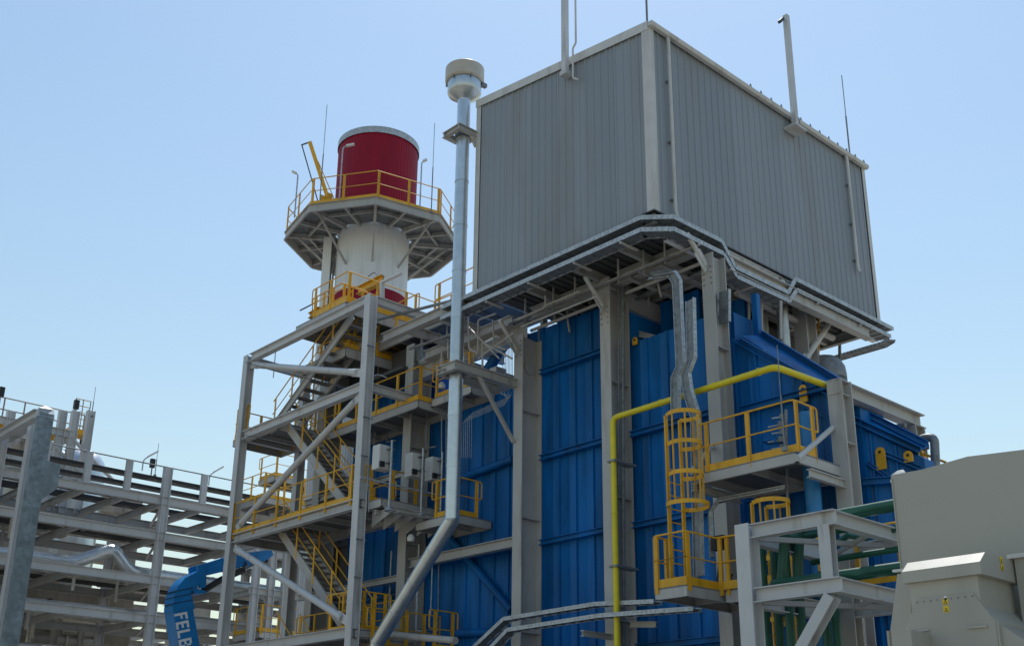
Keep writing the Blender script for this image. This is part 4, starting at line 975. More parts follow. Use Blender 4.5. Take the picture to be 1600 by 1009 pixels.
for px in (690, 697, 726): M().tube([P(px, 640, Y=Y2-.6), P(px, 760, Y=Y2-.6)], .014, 6).obj('conduit', GALV, t)
M().tube([P(686, 860, X=21), P(684, 985, X=21), P(655, 982, X=21)], .02, 6).obj('conduit', GALVD, t)
M().tube([P(545, 985, X=19.5), P(712, 1000, X=19.5)], .1, 10).obj('low_pipe', STEEL, t)

t = thing('walkway_brackets', 'grey cantilever plates and small beams crowded under the instrument walkway', 'bracket', (20, 26, 9))
for i in range(7):
    x = 18.9+i*.42; M().prism([V3(x, Y2-.1, 9.2), V3(x, Y2-1.25, 9.2), V3(x, Y2-1.2, 9.12), V3(x, Y2-.1, 8.75)], (.03, 0, 0)).obj('bracket_plate', STEEL, t)
for y in (Y2-1.2, Y2-1.0, Y2-.5): M().H((18.7, y, 9.12), (21.6, y, 9.12), .12, .1).obj('channel', STEEL, t)
M().bar((18.9, Y2-1.3, 9.02), (20.3, Y2-1.25, 9.02), .22, .03).obj('spreader_plate', STEEL, t)
t = thing('stair_conduits', 'thin grey conduits and cables clipped to the stair tower', 'conduit', (18.4, 27, 8))
for (a, b) in (((200, 400), (200, 400)),):
    pass
M().tube(rnd([P(384, 566, X=18.3), P(440, 582, X=18.3), P(520, 600, X=18.3)], .1, 2), .012, 6).obj('cable', DARK, t)
M().tube([P(384, 680, X=18.3), P(460, 692, X=18.3)], .012, 6).obj('cable', DARK, t)
M().tube(rnd([P(576, 800, X=18.7), P(580, 590, X=18.7), P(590, 584, X=18.9), P(605, 590, X=19.2)], .1, 3), .016, 6).obj('conduit', GALV, t)
for z in (3.5, 5, 7.2, 8.3, 10.8, 12, 14.3): M().box((X2-.17, Y2-.19, z), (X2+.17, Y2-.155, z+.04)).obj('pipe_clip', GALVD, t)
M().tube([V3(X2+.1, Y2-.19, 2), V3(X2+.1, Y2-.19, 15.5)], .018, 6).obj('conduit', GALV, t)
lamp('bent lamp pole inside the upper part of the stair tower', P(427, 590, X=20.3), 1.2, V3(.0, -.75, .1), r=.02)
railing(thing('stair_side_rail', 'yellow railing on the far side of the stair tower above the left landing', 'railing', (20.6, 33, 13.2)), [V3(20.5, 34.8, 13.15), V3(20.5, 31.5, 13.15)], sp=.6)
railing(thing('stair_side_rail', 'yellow railing on the far side of the long walkway', 'railing', (20.6, 31, 9.6)), [V3(20.55, 34.2, 9.55), V3(20.55, 28, 9.55)], sp=1.1)
railing(thing('stair_side_rail', 'yellow railing on the far side of the lowest walkway', 'railing', (20.6, 30, 5.8)), [V3(20.55, 33, 5.8), V3(20.55, 27.2, 5.8)], sp=1.0)
railing(thing('stair_side_rail', 'yellow railing beside the lowest stair head', 'railing', (19, 28, 5.8)), [V3(18.8, 27.9, 5.8), V3(18.8, 26.9, 5.8), V3(19.7, 26.9, 5.8)], sp=.45)

t = thing('tower_small_piping', 'small vertical pipes and drops between the stair tower and the blue casing', 'pipework', (20.8, 27, 6))
random.seed(5)
for px, y0_, y1_, r_ in ((592, 560, 700, .025), (607, 640, 690, .03), (655, 850, 985, .04), (668, 640, 700, .03), (676, 870, 960, .02), (612, 860, 960, .03), (705, 590, 700, .02), (640, 600, 660, .04), (560, 840, 960, .02), (688, 500, 560, .03), (699, 505, 560, .03), (660, 515, 560, .05), (645, 540, 575, .04)):
    a = P(px, y0_, X=20.95); b = P(px-2, y1_, X=20.95); M().tube([a, V3(a.x, a.y, b.z), V3(a.x, a.y-.5, b.z-.05)] if r_ > .025 else [a, V3(a.x, a.y, b.z)], r_, 8).obj('pipe', random.choice((STEEL, GALVD, GALV)), t)
for z in (10.9, 7.6): M().H((20.7, 27.3, z), (20.7, 33.4, z), .2, .15).obj('wall_beam', STEEL, t)

# ------------------------------------------------------------------ things beyond the penthouse at right
t = thing('grey_duct_elbow', 'dull grey ribbed duct elbow behind the far column under the penthouse', 'duct', P(1305, 600, X=26))
c = P(1302, 618, X=26.5)
for i in range(5): M().tube([c+V3(0, -.0, -2+i*.5), c+V3(0, -.0, -1.52+i*.5)], .42, 20).obj('duct_section', GALVD, t)
M().tube(rnd([c+V3(0, 0, .4), c+V3(0, 0, .8), c+V3(0, 1.2, 1.0)], .5, 4), .42, 20).obj('duct_elbow', GALVD, t)
t = thing('yellow_far_ladder', 'yellow ladder behind the short column under the penthouse', 'ladder', P(1277, 560, X=26.5))
for px in (1273, 1279): M().bar(P(px, 495, X=26.5), P(px, 590, X=26.5), .05, .03).obj('stile', YEL, t)
for i in range(9): M().bar(P(1272, 500+i*10, X=26.5), P(1280, 500+i*10, X=26.5), .03, .03).obj('rung', YEL, t)
t = thing('grey_vent_loop', 'grey vent pipe bent over beside the end of the blue duct', 'pipe', P(1462, 720, X=23.5))
M().tube(rnd([P(1462, 730, X=23.5), P(1460, 684, X=23.5), P(1445, 683, X=23.5), P(1430, 692, X=23.5)], .12, 4), .1, 12).obj('pipe', GALVD, t)
M().lathe([(0, -.1), (.12, -.08), (.12, .08), (0, .1)], P(1443, 696, X=23.6), 12).obj('valve_wheel', DARK, t)
t = thing('yellow_far_rail', 'slanted yellow post and rail at the end of the blue duct', 'railing', P(1440, 730, X=24))
M().bar(P(1432, 690, X=24), P(1450, 732, X=24), .14, .1).obj('brace', YEL, t)
M().tube([P(1436, 706, X=24), P(1478, 722, X=24)], .03, 8).obj('rail', YEL, t)
M().tube([P(1437, 702, X=24), P(1437, 735, X=24)], .02, 6).obj('post', YEL, t)
M().tube([P(1380, 670, X=23), P(1415, 664, X=23)], .06, 8).obj('roof_pipe', GALVD, cat='pipe', label='short grey pipe seen through the portal above the duct roof')

# interior pieces in the gap under the penthouse
t = thing('steam_piping', 'grey insulated pipes and small lines in the gap between boiler roof and penthouse floor', 'pipework', (23, 18, 14))
for y, r in ((20.9, .25), (18.3, .22), (16.6, .2), (15.9, .16)):
    M().tube([V3(24.5, y, 12), V3(24.5, y, 14.9)], r, 14).obj('pipe', ALUD, t)
M().tube([V3(22.9, 16.2, 14.1), V3(27.5, 16.2, 14.1)], .1, 10).obj('pipe', STEEL, t)
M().H(P(993, 520, X=22), P(1030, 530, X=22), .16, .1).obj('cross_beam', TRIM, t)
M().H(P(1007, 470, X=22.4), P(1007, 530, X=22.4), .24, .2).obj('hanger_post', STEEL, t)
for px in (1110, 1170, 1190, 1220, 1160): M().tube([P(px, 470, X=23.5), P(px, 530, X=23.5)], .04, 8).obj('line', STEEL, t)
for x_, z_, r_ in ((21.1, 14.3, .05), (20.4, 14.42, .035), (20.2, 14.25, .03), (21.9, 14.5, .09), (23.2, 14.45, .07)):
    M().tube([V3(x_, 15.9, z_), V3(x_, 22.3, z_)], r_, 8).obj('pipe', random.choice((STEEL, GALVD)), t)
for y_, x_ in ((21.7, 20.3), (20.6, 20.35), (19.7, 20.3), (18.1, 20.3), (17.3, 20.4), (16.5, 20.3), (21.2, 21.9), (18.6, 22.1), (17.0, 23.1)):
    M().box((x_-.02, y_-.02, 14.2), (x_+.02, y_+.02, 14.9)).obj('hanger', STEEL, t)
for y_ in (21.0, 18.8, 17.6): M().tube(rnd([V3(20.4, y_, 14.42), V3(21.3, y_, 14.42), V3(21.3, y_-.1, 13.9)], .1, 3), .03, 8).obj('branch_pipe', STEEL, t)
for px in (850, 870, 890, 905, 925): 
    c = P(px, 505-(px-850)*.45, X=21.9); M().box(c-V3(.1, .06, .1), c+V3(.1, .06, .12)).obj('clip', STEEL, t)
c = P(826, 575, X=21.0); 
M().tube([c+V3(.0, .35, 0), c+V3(0, -.06, 0)], .2, 20).obj('pipe_end_cap', STEEL, t, label='blank round pipe end beside the first big column')
M().tube([P(973, 450, X=21.0), P(975, 1009, X=21.0)], .045, 8).obj('conduit', GALVD, t)
M().tube([P(966, 450, X=20.9), P(967, 1009, X=20.9)], .03, 8).obj('conduit', GALVD, t)

# ------------------------------------------------------------------ left yard: pipe rack
YR = 45.0; YR2 = 50.0
t = thing('yard_pipe_rack', 'long pale grey multi-level pipe rack crossing the yard at the left', 'pipe rack', (20, YR, 0))
xr0 = 4.0; xr1 = 32.0
zlv = [P(153, 822-58, Y=YR).z, P(153, 822, Y=YR).z, P(142, 893, Y=YR).z, P(130, 955, Y=YR).z, P(130, 955, Y=YR).z-1.75]
zr = P(146.7, 706.7, Y=YR).z
xcol = P(255, 800, Y=YR).x
cols = [xcol-14, xcol-7, xcol, xcol+7, xcol+14]
for y in (YR, YR2):
    for x in cols: M().H((x, y, 0), (x, y, zr if y == YR else zlv[0]), .34, .3, up=AX, tf=.025, tw=.05).obj('column', STEELB, t)
    for z in zlv: M().H((xr0, y, z), (xr1, y, z), .34, .2).obj('long_beam', STEELB if y == YR else STEEL, t)
x = xcol-14+1.75
i = 0
for k in range(-8, 9):
    x = xcol+k*1.75
    if x < xr0 or x > xr1: continue
    for j, z in enumerate(zlv):
        if j == 0 or k % 2 == 0: M().H((x, YR+.1, z-.05), (x, YR2-.1, z-.05), .28, .18).obj('cross_beam', STEEL, t)
    if k % 4: M().box((x-.13, YR-.1, zlv[0]+.17), (x+.13, YR+.1, zr)).obj('guard_post', STEELB, t)
    for z in zlv[:4]: 
        if k % 4 == 0: M().bar((x, YR+.1, z-.1), (x+1.7, YR2-.1, z-.1), .09, .09).obj('plan_brace', STEEL, t)
M().tube([V3(xr0, YR, zr), V3(xr1, YR, zr)], .03, 6).obj('guard_wire', GALVD, t)
M().tube([V3(xr0, YR2, zr), V3(xr1, YR2, zr)], .03, 6).obj('guard_wire', GALVD, t)
def trayrun(lab, y, z, h=.13, w_=.5, g='dark cable trays on top of the yard pipe rack'):
    M().box((xr0, y-w_/2, z), (xr1, y-w_/2+.02, z+h)).box((xr0, y+w_/2-.02, z), (xr1, y+w_/2, z+h)).box((xr0, y-w_/2+.02, z), (xr1, y+w_/2-.02, z+.05)).obj('cable_tray_run', DARK, label=lab, cat='cable tray', group=g, org=(20, y, z))
trayrun('upper dark cable tray along the outer edge of the yard pipe rack', YR+.5, zlv[0]+.95)
trayrun('lower dark cable tray along the outer edge of the yard pipe rack', YR+.5, zlv[0]+.5)
trayrun('dark cable tray over the inner part of the top rack level', YR+1.9, zlv[0]+.3, .16, .6)
trayrun('dark cable tray near the rear of the top rack level', YR+3.4, zlv[0]+.3, .16, .6)
trayrun('dark cable tray resting on the second rack level', YR+2.9, zlv[1]+.2, .16, .6)
trayrun('dark cable tray resting on the third rack level', YR+4.2, zlv[2]+.2, .16, .6)
def longpipe(lab, y, z, r, m=ALUD): M().tube([V3(xr0, y, z), V3(xr1, y, z)], r, 14).obj('pipe', m, label=lab, cat='pipe', group='pipes laid along the yard rack', org=(20, y, z))
for y, z, r, lab in ((YR+1.6, zlv[0]+.35, .15, 'insulated pipe beside the trays on the top level of the yard rack'), (YR+1.0, zlv[3]+.32, .15, 'polished pipe on the outer edge of the lowest visible rack level'), (YR+1.9, zlv[3]+.3, .11, 'thin polished pipe behind the outer pipe on the lowest visible rack level'),
                     (YR+3.2, zlv[2]+.36, .18, 'wide insulated pipe at the rear of the third rack level'), (YR+2.0, zlv[1]+.3, .1, 'slim insulated pipe on the second rack level'), (YR+3.6, zlv[1]+.34, .14, 'insulated pipe at the rear of the second rack level'), (YR+4.2, zlv[3]+.35, .16, 'insulated pipe at the rear of the lowest visible rack level'), (YR+1.4, zlv[4]+.32, .2, 'large insulated pipe on the bottom rack level')):
    longpipe(lab, y, z, r)
longpipe('slender pale pipe between the cable trays on top of the yard rack', YR+.9, zlv[0]+.3, .09, GALV)
# expansion loop
zq = P(70, 873, Y=YR+.8).z; Y_ = YR+.8
pts = [V3(xr0, Y_, zq), V3(P(113, 880, Y=Y_).x, Y_, zq), V3(P(165, 862, Y=Y_).x, Y_, P(165, 866, Y=Y_).z+.15), V3(P(178, 862, Y=Y_).x, Y_, P(178, 864, Y=Y_).z+.12), V3(P(203, 893, Y=Y_).x, Y_, P(203, 893, Y=Y_).z), V3(xr1, Y_, P(203, 893, Y=Y_).z-.05)]
t = thing('expansion_loop_pipe', 'shiny silver insulated pipe with a raised offset bend on the third rack level', 'pipe', V3(14, Y_, zq))
pp = rnd(pts, .35, 4)
M().tube(pp, .27, 20).obj('jacket', ALU, t)
for i in range(0, len(pp)-1):
    a, b = pp[i], pp[i+1]; L = (b-a).length; k = max(1, int(L/1.1))
    for j in range(k): 
        c = a+(b-a)*(j/k); d = (b-a).normalized(); M().tube([c-d*.025, c+d*.025], .282, 20).obj('joint_band', ALU, t)
# lamps and rods on the rack
def rk(px, py, y=YR+2): return P(px, py, Y=y)
a = rk(222, 735); lamp('lamp pole with slanted head left of the main rack column', a, rk(222, 718).z-a.z, V3(.6, -.1, .35))
a = rk(326, 758); lamp('lamp pole with slanted head right of the main rack column', a, rk(326, 742).z-a.z, V3(.6, -.1, .35))
a = rk(242, 742); rod('thin lightning rod on the rack near its main column', a, rk(246, 692).z-a.z, .02)
a = rk(236, 742); t = thing('floodlight', 'small black floodlight on top of the yard pipe rack', 'lamp', a)
M().box(a-V3(.1, .08, -.35), a+V3(.1, .08, .75)).obj('lamp_head', DARK, t); M().tube([a, a+Z*.4], .03, 6).obj('stem', GALVD, t)

# galvanised portal post with hat
t = thing('galvanised_portal', 'tall mottled galvanised steel post with folded cap and sloping arm at far left', 'post', P(20, 1009, Y=40))
YG = 40.0
w0 = P(58, 650, Y=YG); tpz = P(60, 632, Y=YG).z
lo = P(18, 1009, Y=YG)
x0a, x0b = P(60, 655, Y=YG).x, P(84, 655, Y=YG).x
M().box((x0a, YG, lo.z-.2), (x0b, YG+.12, tpz-.25)).obj('post_plate', GALVB, t)
M().box((x0a-.02, YG+.121, lo.z-.2), (x0a+.02, YG+.25, tpz-.3)).obj('post_flange', GALVB, t)
M().prism([V3(x0a-.03, YG-.02, tpz-.4), V3(x0a-.03, YG-.02, tpz-.1), V3(x0a+.25, YG+.2, tpz+.08), V3(x0b+.03, YG+.2, tpz+.0), V3(x0b+.03, YG-.02, tpz-.4)], (0, .3, 0)).obj('cap', GALV, t)
M().H(V3(x0a+.1, YG+.5, tpz-.2), V3(x0a+.1, YG+8, tpz-.2), .35, .3).obj('arm', STEELB, t)
pzz = P(80, 735, Y=YG).z
M().prism([V3(x0b, YG+.02, pzz+.35), V3(x0b+.5, YG+.02, pzz+.3), V3(x0b+.5, YG+.02, pzz-.6), V3(x0b, YG+.02, pzz-1.1)], (0, .2, 0)).obj('side_bracket', GALVB, t)
M().box((x0b-.42, YG+.2, 0), (x0b-.2, YG+.5, lo.z-.2)).obj('lower_post', STEELB, t)
t = thing('yard_column', 'pale grey H column just left of the mottled galvanised post', 'column', V3(P(28, 850, Y=43).x, 43, 0))
xx = P(32, 800, Y=43).x; M().H((xx, 43, 0), (xx, 43, P(45, 650, Y=43).z), .36, .34, up=AX).obj('shaft', STEELB, t)
M().H((xx, 43.2, P(45, 650, Y=43).z-.2), (xx, 49, P(45, 650, Y=43).z-.2), .3, .3).obj('arm', STEELB, t)

# upper gantry at far left with vessel
YU = 50.0
t = thing('upper_gantry', 'pale steel gantry with thin railing above the yard pipe rack at far left', 'steel frame', (14, YU, 14))
zu1 = P(60, 668, Y=YU).z; zu2 = P(60, 622, Y=YU).z; zu0 = P(60, 760, Y=YU).z
for px in (8, 48, 90, 110, 134):
    x = P(px, 700, Y=YU).x; M().H((x, YU, zu0-1), (x, YU, P(px, 640, Y=YU).z), .34, .3, up=AX, tw=.06).obj('column', STEELB, t)
for z in (zu1, zu1-1.5): 
    M().H((4, YU, z), (P(118, 650, Y=YU).x, YU, z), .32, .2).obj('beam', STEELB, t); M().H((4, YU+4, z), (P(138, 650, Y=YU).x, YU+4, z), .32, .2).obj('beam', STEEL, t)
for px in (20, 60, 112):
    x = P(px, 700, Y=YU).x; M().H((x, YU, zu1-.03), (x, YU+4, zu1-.03), .28, .2).obj('cross_beam', STEEL, t)
    M().tube([V3(x, YU, zu1-.2), V3(x+2.2, YU, zu1-1.8)], .09, 8).obj('brace', STEELB, t)
for z in (zu2, zu2-.55):
    M().tube([V3(3, YU+1, z), V3(P(134, 640, Y=YU+1).x, YU+1, z)], .03, 6).obj('hand_rail', GUARD, t)
for px in (5, 38, 82, 120, 134): x = P(px, 640, Y=YU+1).x; M().box((x-.03, YU+.98, zu2-1.2), (x+.03, YU+1.02, zu2)).obj('rail_post', GUARD, t)
M().H((3, YU+1.3, zu2-1.3), (P(95, 660, Y=YU+1.3).x, YU+1.3, zu2-1.3), .25, .15).obj('hoist_beam', YEL, t, label='yellow beam under the gantry railing')
a = P(125, 665, Y=YU+1)
t = thing('yellow_gantry_cage', 'small yellow ladder cage at the right end of the upper gantry', 'ladder', a)
for dx in (-.35, 0, .35): M().bar(a+V3(dx, 0, -.3), a+V3(dx, 0, 1.3), .05, .03).obj('stile', GUARD, t)
for k in range(5): M().bar(a+V3(-.35, 0, k*.32), a+V3(.35, 0, k*.32), .03, .03).obj('rung', YEL, t)
M().box(a+V3(-.6, -.3, -.5), a+V3(.5, .5, -.25)).obj('floor', YEL, t)
c = P(122, 728, Y=54); 
t = thing('silver_vessel', 'rounded silver insulated vessel rising behind the rack at far left', 'vessel', V3(c.x, 54, 10))
M().lathe([(1.3, 11), (1.3, c.z-.2), (1.22, c.z+.2), (.95, c.z+.6), (.5, c.z+.8), (0, c.z+.85)], (c.x, 54, 0), 32).obj('shell', ALU, t)
M().tube([V3(c.x, 54, c.z+.8), V3(c.x, 54, c.z+1.6)], .1, 10).obj('nozzle', DARK, t)
c = P(85, 728, Y=54); M().lathe([(1.1, 11), (1.1, c.z), (.9, c.z+.5), (.4, c.z+.75), (0, c.z+.8)], (c.x, 54, 0), 32).obj('silver_vessel', ALU, label='second silver vessel half hidden by the galvanised post', cat='vessel')
c = P(30, 700, Y=53); M().tube([V3(c.x, 53, 10), V3(c.x, 53, c.z+1)], .7, 20).obj('insulated_column', ALUD, label='dark insulated column behind the first posts at far left', cat='vessel')
a = P(150, 655, Y=YU); rod('thin lightning rod at the right end of the upper gantry', P(143, 650, Y=YU), P(152, 605, Y=YU).z-P(143, 650, Y=YU).z, .022)
for px, py, lab in ((2, 612, 'black floodlight at the very left end of the gantry railing'), (119, 632, 'black floodlight near the right end of the gantry railing')):
    a = P(px, py, Y=YU+1); t = thing('floodlight', lab, 'lamp', a); M().box(a-V3(.1, .1, .22), a+V3(.12, .1, .22)).obj('lamp_head', DARK, t); M().tube([a-Z*.9, a-Z*.2], .03, 6).obj('stem', GALVD, t)

# concrete and steel process building behind the rack
YK = 54.5
t = thing('process_building', 'open concrete and steel process building behind the yard pipe rack', 'building', (22, 62, 0))
def kx(px, py=900, y=YK): return P(px, py, Y=y).x
zk = [P(150, py, Y=YK).z for py in (770, 850, 930, 1000)]
for px in (40, 100, 190, 400):
    x = kx(px); w_ = .45
    M().box((x-w_, YK-.4, 0), (x+w_, YK+.4, zk[0]+.2 if px != 400 else zk[0]-4)).obj('concrete_column', CONC, t)
    M().box((x-w_, YK+5.6, 0), (x+w_, YK+6.4, zk[0] if px != 400 else zk[0]-4)).obj('concrete_column', CONC, t)
for z in zk[:3]:
    M().box((2, YK-.3, z-.9), (kx(200), YK+.3, z)).obj('concrete_beam', CONC, t); M().box((2, YK+5.8, z-.9), (kx(200), YK+6.2, z)).obj('concrete_beam', CONC, t)
M().box((2, YK+.31, zk[1]-.25), (kx(110), YK+5.79, zk[1]-.05)).obj('floor_slab', CONC, t)
M().box((2, YK+.31, zk[2]-.25), (kx(190), YK+5.79, zk[2]-.05)).obj('floor_slab', CONC, t)
M().box((kx(60), YK-.29, zk[2]-3.3), (kx(185), YK+.0, zk[2]-.95)).obj('wall_panel', CONC, t)
M().H((kx(40), YK-.5, zk[1]-1.6), (kx(170), YK-.5, zk[1]-1.6), .3, .2).obj('hoist_beam', YEL, t, label='yellow hoist beam on the concrete wall')
# lighter steel structures further right, open to the sky
t = thing('distant_steelwork', 'tangle of pale steel platforms and pipes far behind the blue lift boom', 'steel frame', (35, 62, 0))
random.seed(11)
for x in [kx(p, 900, 60) for p in (210, 275, 330, 395, 430, 470)]:
    M().H((x, 60, 0), (x, 60, 10.2+random.uniform(-1.5, .5)), .34, .3, up=AX, tw=.05).obj('column', STEEL, t)
    M().H((x+.5, 65, 0), (x+.5, 65, 10+random.uniform(-1.5, .5)), .34, .3, up=AX).obj('column', STEEL, t)
for z in (4.4, 6.3, 8.0, 9.3):
    for y in (60, 65): M().H((kx(200, 900, y), y, z), (kx(500, 900, y), y, z+.0), .3, .2).obj('beam', STEEL, t)
    for k in range(8):
        x = kx(215+k*36, 900, 60); M().H((x, 60, z-.02), (x, 65, z-.02), .22, .16).obj('cross_beam', STEEL, t)
for i in range(26):
    x = kx(random.uniform(200, 460), 900, 62); z = random.choice((4.4, 6.3, 8.0))+.3; r = random.choice((.06, .09, .14)); L = random.uniform(2, 7)
    M().tube(rnd([V3(x, 62+random.uniform(-1.5, 2), z), V3(x+L, 62+random.uniform(-1, 1), z), V3(x+L, 62, z+random.choice((-1.4, 1.2)))], .2, 2), r, 8).obj('pipe', random.choice((STEEL, ALUD, STEELB)), t)
t = thing('low_process_pipework', 'cluttered insulated pipes and frames low behind the yard pipe rack', 'pipework', (22, 55, 0))
for i in range(34):
    x = kx(random.uniform(-20, 215), 900, 52); z = random.uniform(5.5, 10.5); r = random.choice((.06, .1, .16, .22)); L = random.uniform(1, 5); y = random.uniform(51.2, 53.6)
    k = random.random()
    if k < .5: M().tube([V3(x, y, z), V3(x+L, y, z)], r, 10).obj('pipe', random.choice((STEEL, ALUD, ALUD, GALV)), t)
    elif k < .8: M().tube([V3(x, y, z-2), V3(x, y, z+.8)], r, 10).obj('pipe', random.choice((STEEL, ALUD, GALVD)), t)
    else: M().H((x, y, z-2.2), (x, y, z+1), .25, .2, up=AX).obj('post', STEEL, t)
for z in (6.1, 7.9, 9.6):
    M().H((3, 53, z), (kx(240, 900, 53), 53, z), .26, .2).obj('beam', STEEL, t)
t = thing('yard_small_piping', 'bundles of thin pale pipes, valves and cable ladders between the rack levels', 'pipework', (18, 47, 8))
random.seed(23)
for z in zlv[1:]:
    for i in range(5):
        y = YR+.5+i*.85; x0_ = xr0+random.uniform(0, 4); x1_ = x0_+random.uniform(5, 14); r_ = random.choice((.05, .07, .09))
        x1_ = min(x1_, 24)
        M().tube(rnd([V3(x0_, y, z-.42-r_), V3(x0_, y, z+.24+r_), V3(x1_, y, z+.24+r_), V3(x1_, y, z-.75)], .15, 2), r_, 8).obj('pipe', random.choice((STEEL, ALUD, CREAM, GALV)), t)
for i in range(26):
    x = random.uniform(8, 22); y = random.uniform(46, 49.5); z = random.choice(zlv[1:])+.35
    M().lathe([(0, -.12), (.1, -.12), (.14, 0), (.1, .12), (.03, .14), (.03, .34), (.12, .34), (.12, .37), (0, .37)], (x, y, z), 10).obj('valve', random.choice((GALVD, DARK, ALUD)), t)
for i in range(10):
    x = random.uniform(8, 21); y = random.uniform(50.4, 53); z = random.uniform(5, 12)
    M().box((x, y, z), (x+random.uniform(.5, 1.6), y+.5, z+random.uniform(.3, 1.1))).obj('equipment_box', random.choice((CREAM, CONC, GALVD)), t)
for (xa, ya), (xb_, yb_) in (((42, 905), (158, 952)), ((0, 792), (205, 832)), ((170, 880), (205, 1009))):
    a = P(xa, ya, Y=50.3); b = P(xb_, yb_, Y=50.3); M().box((a.x, 50.6, b.z), (b.x, 50.9, a.z)).obj('concrete_panel', CONC, t, label='pale concrete panel seen between rack levels')
for z in (7.0, 9.9, 12.0):
    M().box((xr0, 50.5, z), (19, 51.2, z+.25)).obj('concrete_ledge', CONC, t)
def yplat(nm, lab, x0, x1, y, z, d=2.2):
    platform(nm, lab, [[(x0, y+d-.1), (x0, y), (x1, y)]], [(x0, y), (x1, y), (x1, y+d), (x0, y+d)], z, sp=1.2)
b0 = P(405, 985, Y=42); b1 = P(462, 968, Y=42)
yplat('distant_platform', 'yellow railed platform low between the rack and the stack foot', b0.x, b1.x+1.5, 42.0, b0.z)
b0 = P(430, 765, Y=43); b1 = P(480, 745, Y=43)
yplat('distant_platform', 'yellow railed platform at the end of the yard rack above the cable trays', b0.x-.6, b1.x+1, 43.0, b0.z-.4)
b0 = P(428, 757, Y=46); yplat('distant_platform', 'higher yellow railed platform behind the end of the yard rack', b0.x, b0.x+2.6, 46.0, P(430, 742, Y=46).z, 1.5)
t = thing('rack_end_frame', 'grey frame carrying the platforms where the yard rack meets the stack', 'steel frame', (26, 43, 0))
for px in (404, 428, 450, 476): 
    for y in (42.1, 44.1): x = P(px, 850, Y=y).x; M().H((x, y, 0), (x, y, 11.2), .28, .26, up=AX, tw=.05).obj('column', STEELB, t)
for z in (11.2, 9.2, 6.9, 4.9): M().H((P(395, 850, Y=42.1).x, 42.1, z), (P(500, 850, Y=42.1).x, 42.1, z), .28, .2).obj('beam', STEEL, t); M().H((P(404, 850, Y=42.1).x, 42.1, z-.02), (P(404, 850, Y=42.1).x, 46, z-.02), .24, .2).obj('beam', STEEL, t)

# ------------------------------------------------------------------ blue boom lift
YJ = 38.5
t = thing('boom_lift', 'blue articulated boom lift with white letters FELB on its lower boom', 'boom lift', (P(300, 1009, Y=YJ).x, YJ, 0))
def pj(x, y, dy=0): return P(x, y, Y=YJ+dy)
def plate(pix, dy0, th, nm, m=LIFTB, lab=None): return M().prism([V3(pj(x, y).x, YJ+dy0, pj(x, y).z) for x, y in pix], (0, th, 0)).obj(nm, m, t, label=lab)
# lower boom down to the turntable
lb = [(264, 948), (300, 942), (316, 1009)]; d = pj(290, 1009)-pj(279, 942)
a0 = pj(279, 945); a1 = a0+d*3.2
sd = d.normalized().cross(AY).normalized()
M().prism([a0+sd*.38+AY*-.3, a0-sd*.38-AY*.3, a1-sd*.44-AY*.3, a1+sd*.44-AY*.3], (0, .7, 0)).obj('lower_boom', LIFTB, t)
for i, (k, y_) in enumerate(((1.0, 945), (.96, 935), (.93, 926))):
    c = pj(279+i*1.2, y_-4); q = M().obox(c+AY*.05, sd, AY, d.normalized(), .40-.015*i, .37+.003*i, .012); q.obj('telescope_collar', DARK, t)
plate(((306, 892), (283, 904), (272, 917), (266, 933), (264, 956), (299, 952), (294, 935), (292, 925), (302, 918), (310, 904)), -.31, .72, 'elbow')
plate(((302, 885), (313, 881), (315, 918), (306, 920)), -.33, .12, 'knuckle'); plate(((302, 885), (313, 881), (315, 918), (306, 920)), .3, .12, 'knuckle')
plate(((292, 918), (316, 924), (316, 928), (298, 928)), -.3, .7, 'link')
plate(((313, 882), (360, 867), (420, 859), (423, 868), (408, 878), (330, 897), (314, 899)), -.2, .45, 'upper_boom')
plate(((362, 868), (418, 862), (421, 868), (408, 876), (364, 879)), -.205, .004, 'boom_stripe', LETTER) if 0 else None
M().tube([pj(316, 923)-AY*.05, pj(345, 905)-AY*.05, pj(380, 890)-AY*.05], .12, 14).obj('hydraulic_cylinder', DARK, t)
M().tube([pj(375, 893)-AY*.05, pj(402, 879)-AY*.05], .06, 10).obj('piston_rod', GALV, t)
M().tube(rnd([pj(322, 915)-AY*.25, pj(350, 903)-AY*.25, pj(380, 884)-AY*.25, pj(378, 878)-AY*.25], .3, 3), .04, 6).obj('hose', DARK, t)
M().tube([pj(321, 899), pj(320, 918)], .04, 8).obj('strut', LIFTB, t)
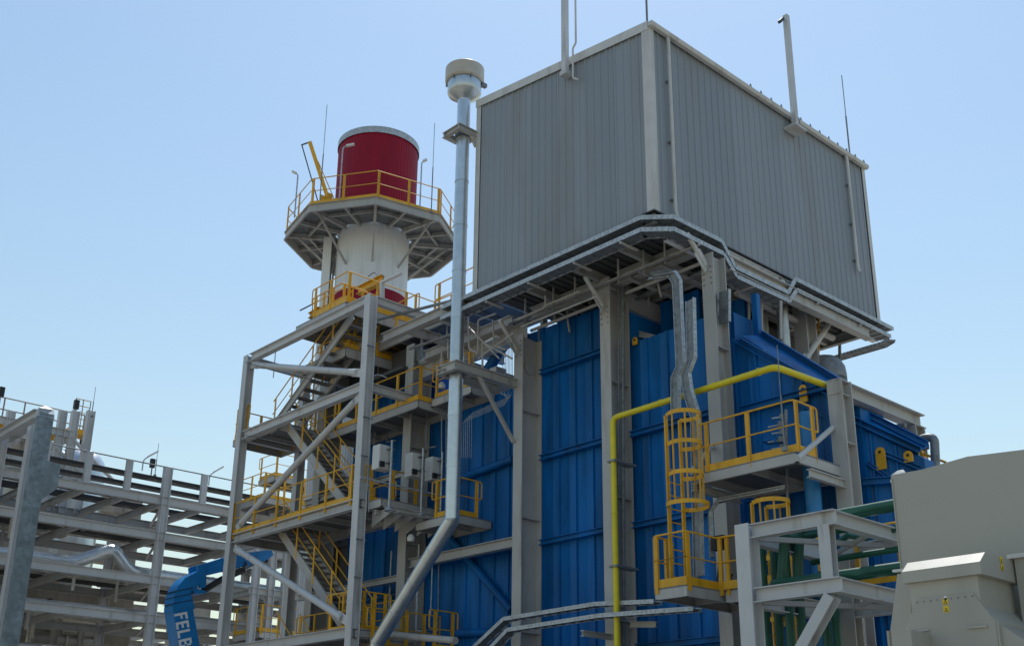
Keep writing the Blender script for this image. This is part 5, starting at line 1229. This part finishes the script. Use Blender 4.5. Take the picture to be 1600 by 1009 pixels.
# yellow crescent mark on the elbow
cc = pj(289, 910); pts = []
for k in range(9): q = 2.3-2.6*k/8; pts.append(cc+AX*.2*math.cos(q)+Z*.17*math.sin(q))
for k in range(9): q = -.3+2.6*k/8; pts.append(cc+V3(-.06, 0, -.06)+AX*.15*math.cos(q)+Z*.1*math.sin(q))
M().prism([V3(p.x, YJ-.287, p.z) for p in pts], (0, -.004, 0)).obj('crescent_mark', GASY, t)
# lettering as flat sheet cut from a font curve
dn = d.normalized(); ax = dn; ny = -AY; ay = ny.cross(ax)
st = pj(276, 958); st = V3(st.x, YJ-.302, st.z)
LW, LH, SWD = .25, .50, .085
bars = {'F': [(0, -LH/2, SWD, LH/2), (SWD, LH/2-SWD, LW, LH/2), (SWD, -.03, LW*.85, .05)],
        'E': [(0, -LH/2, SWD, LH/2), (SWD, LH/2-SWD, LW, LH/2), (SWD, -.04, LW*.9, .04), (SWD, -LH/2, LW, -LH/2+SWD)],
        'L': [(0, -LH/2, SWD, LH/2), (SWD, -LH/2, LW, -LH/2+SWD)],
        'B': [(0, -LH/2, SWD, LH/2), (SWD, LH/2-SWD, LW-.05, LH/2), (SWD, -.04, LW-.05, .04), (SWD, -LH/2, LW-.04, -LH/2+SWD), (LW-.055, .04, LW+.01, LH/2-.05), (LW-.045, -LH/2+.05, LW+.025, -.04)]}
for k, ch in enumerate('FELB'):
    q = M()
    for u0, v0, u1, v1 in bars[ch]:
        c = st+ax*(k*.31+(u0+u1)/2)+ay*((v0+v1)/2); q.obox(c, ax, ay, ny, (u1-u0)/2, (v1-v0)/2, .003)
    q.obj('letter', LETTER, t, label='white letter %s on the boom' % ch)
# turntable and chassis below
bs = V3(a1.x, YJ, 0)
M().box(bs-V3(1.2, 1.0, -1.0), bs+V3(1.2, 1.0, 1.9)).obj('turntable', LIFTB, t)
M().box(bs-V3(1.7, 1.1, -.5), bs+V3(1.7, 1.1, .95)).obj('chassis', LIFTB, t)
for sx_ in (-1, 1):
    for sy_ in (-1, 1): M().tube([bs+V3(1.3*sx_, .9*sy_, .5), bs+V3(1.3*sx_, 1.3*sy_, .5)], .5, 24).obj('wheel', DARK, t)
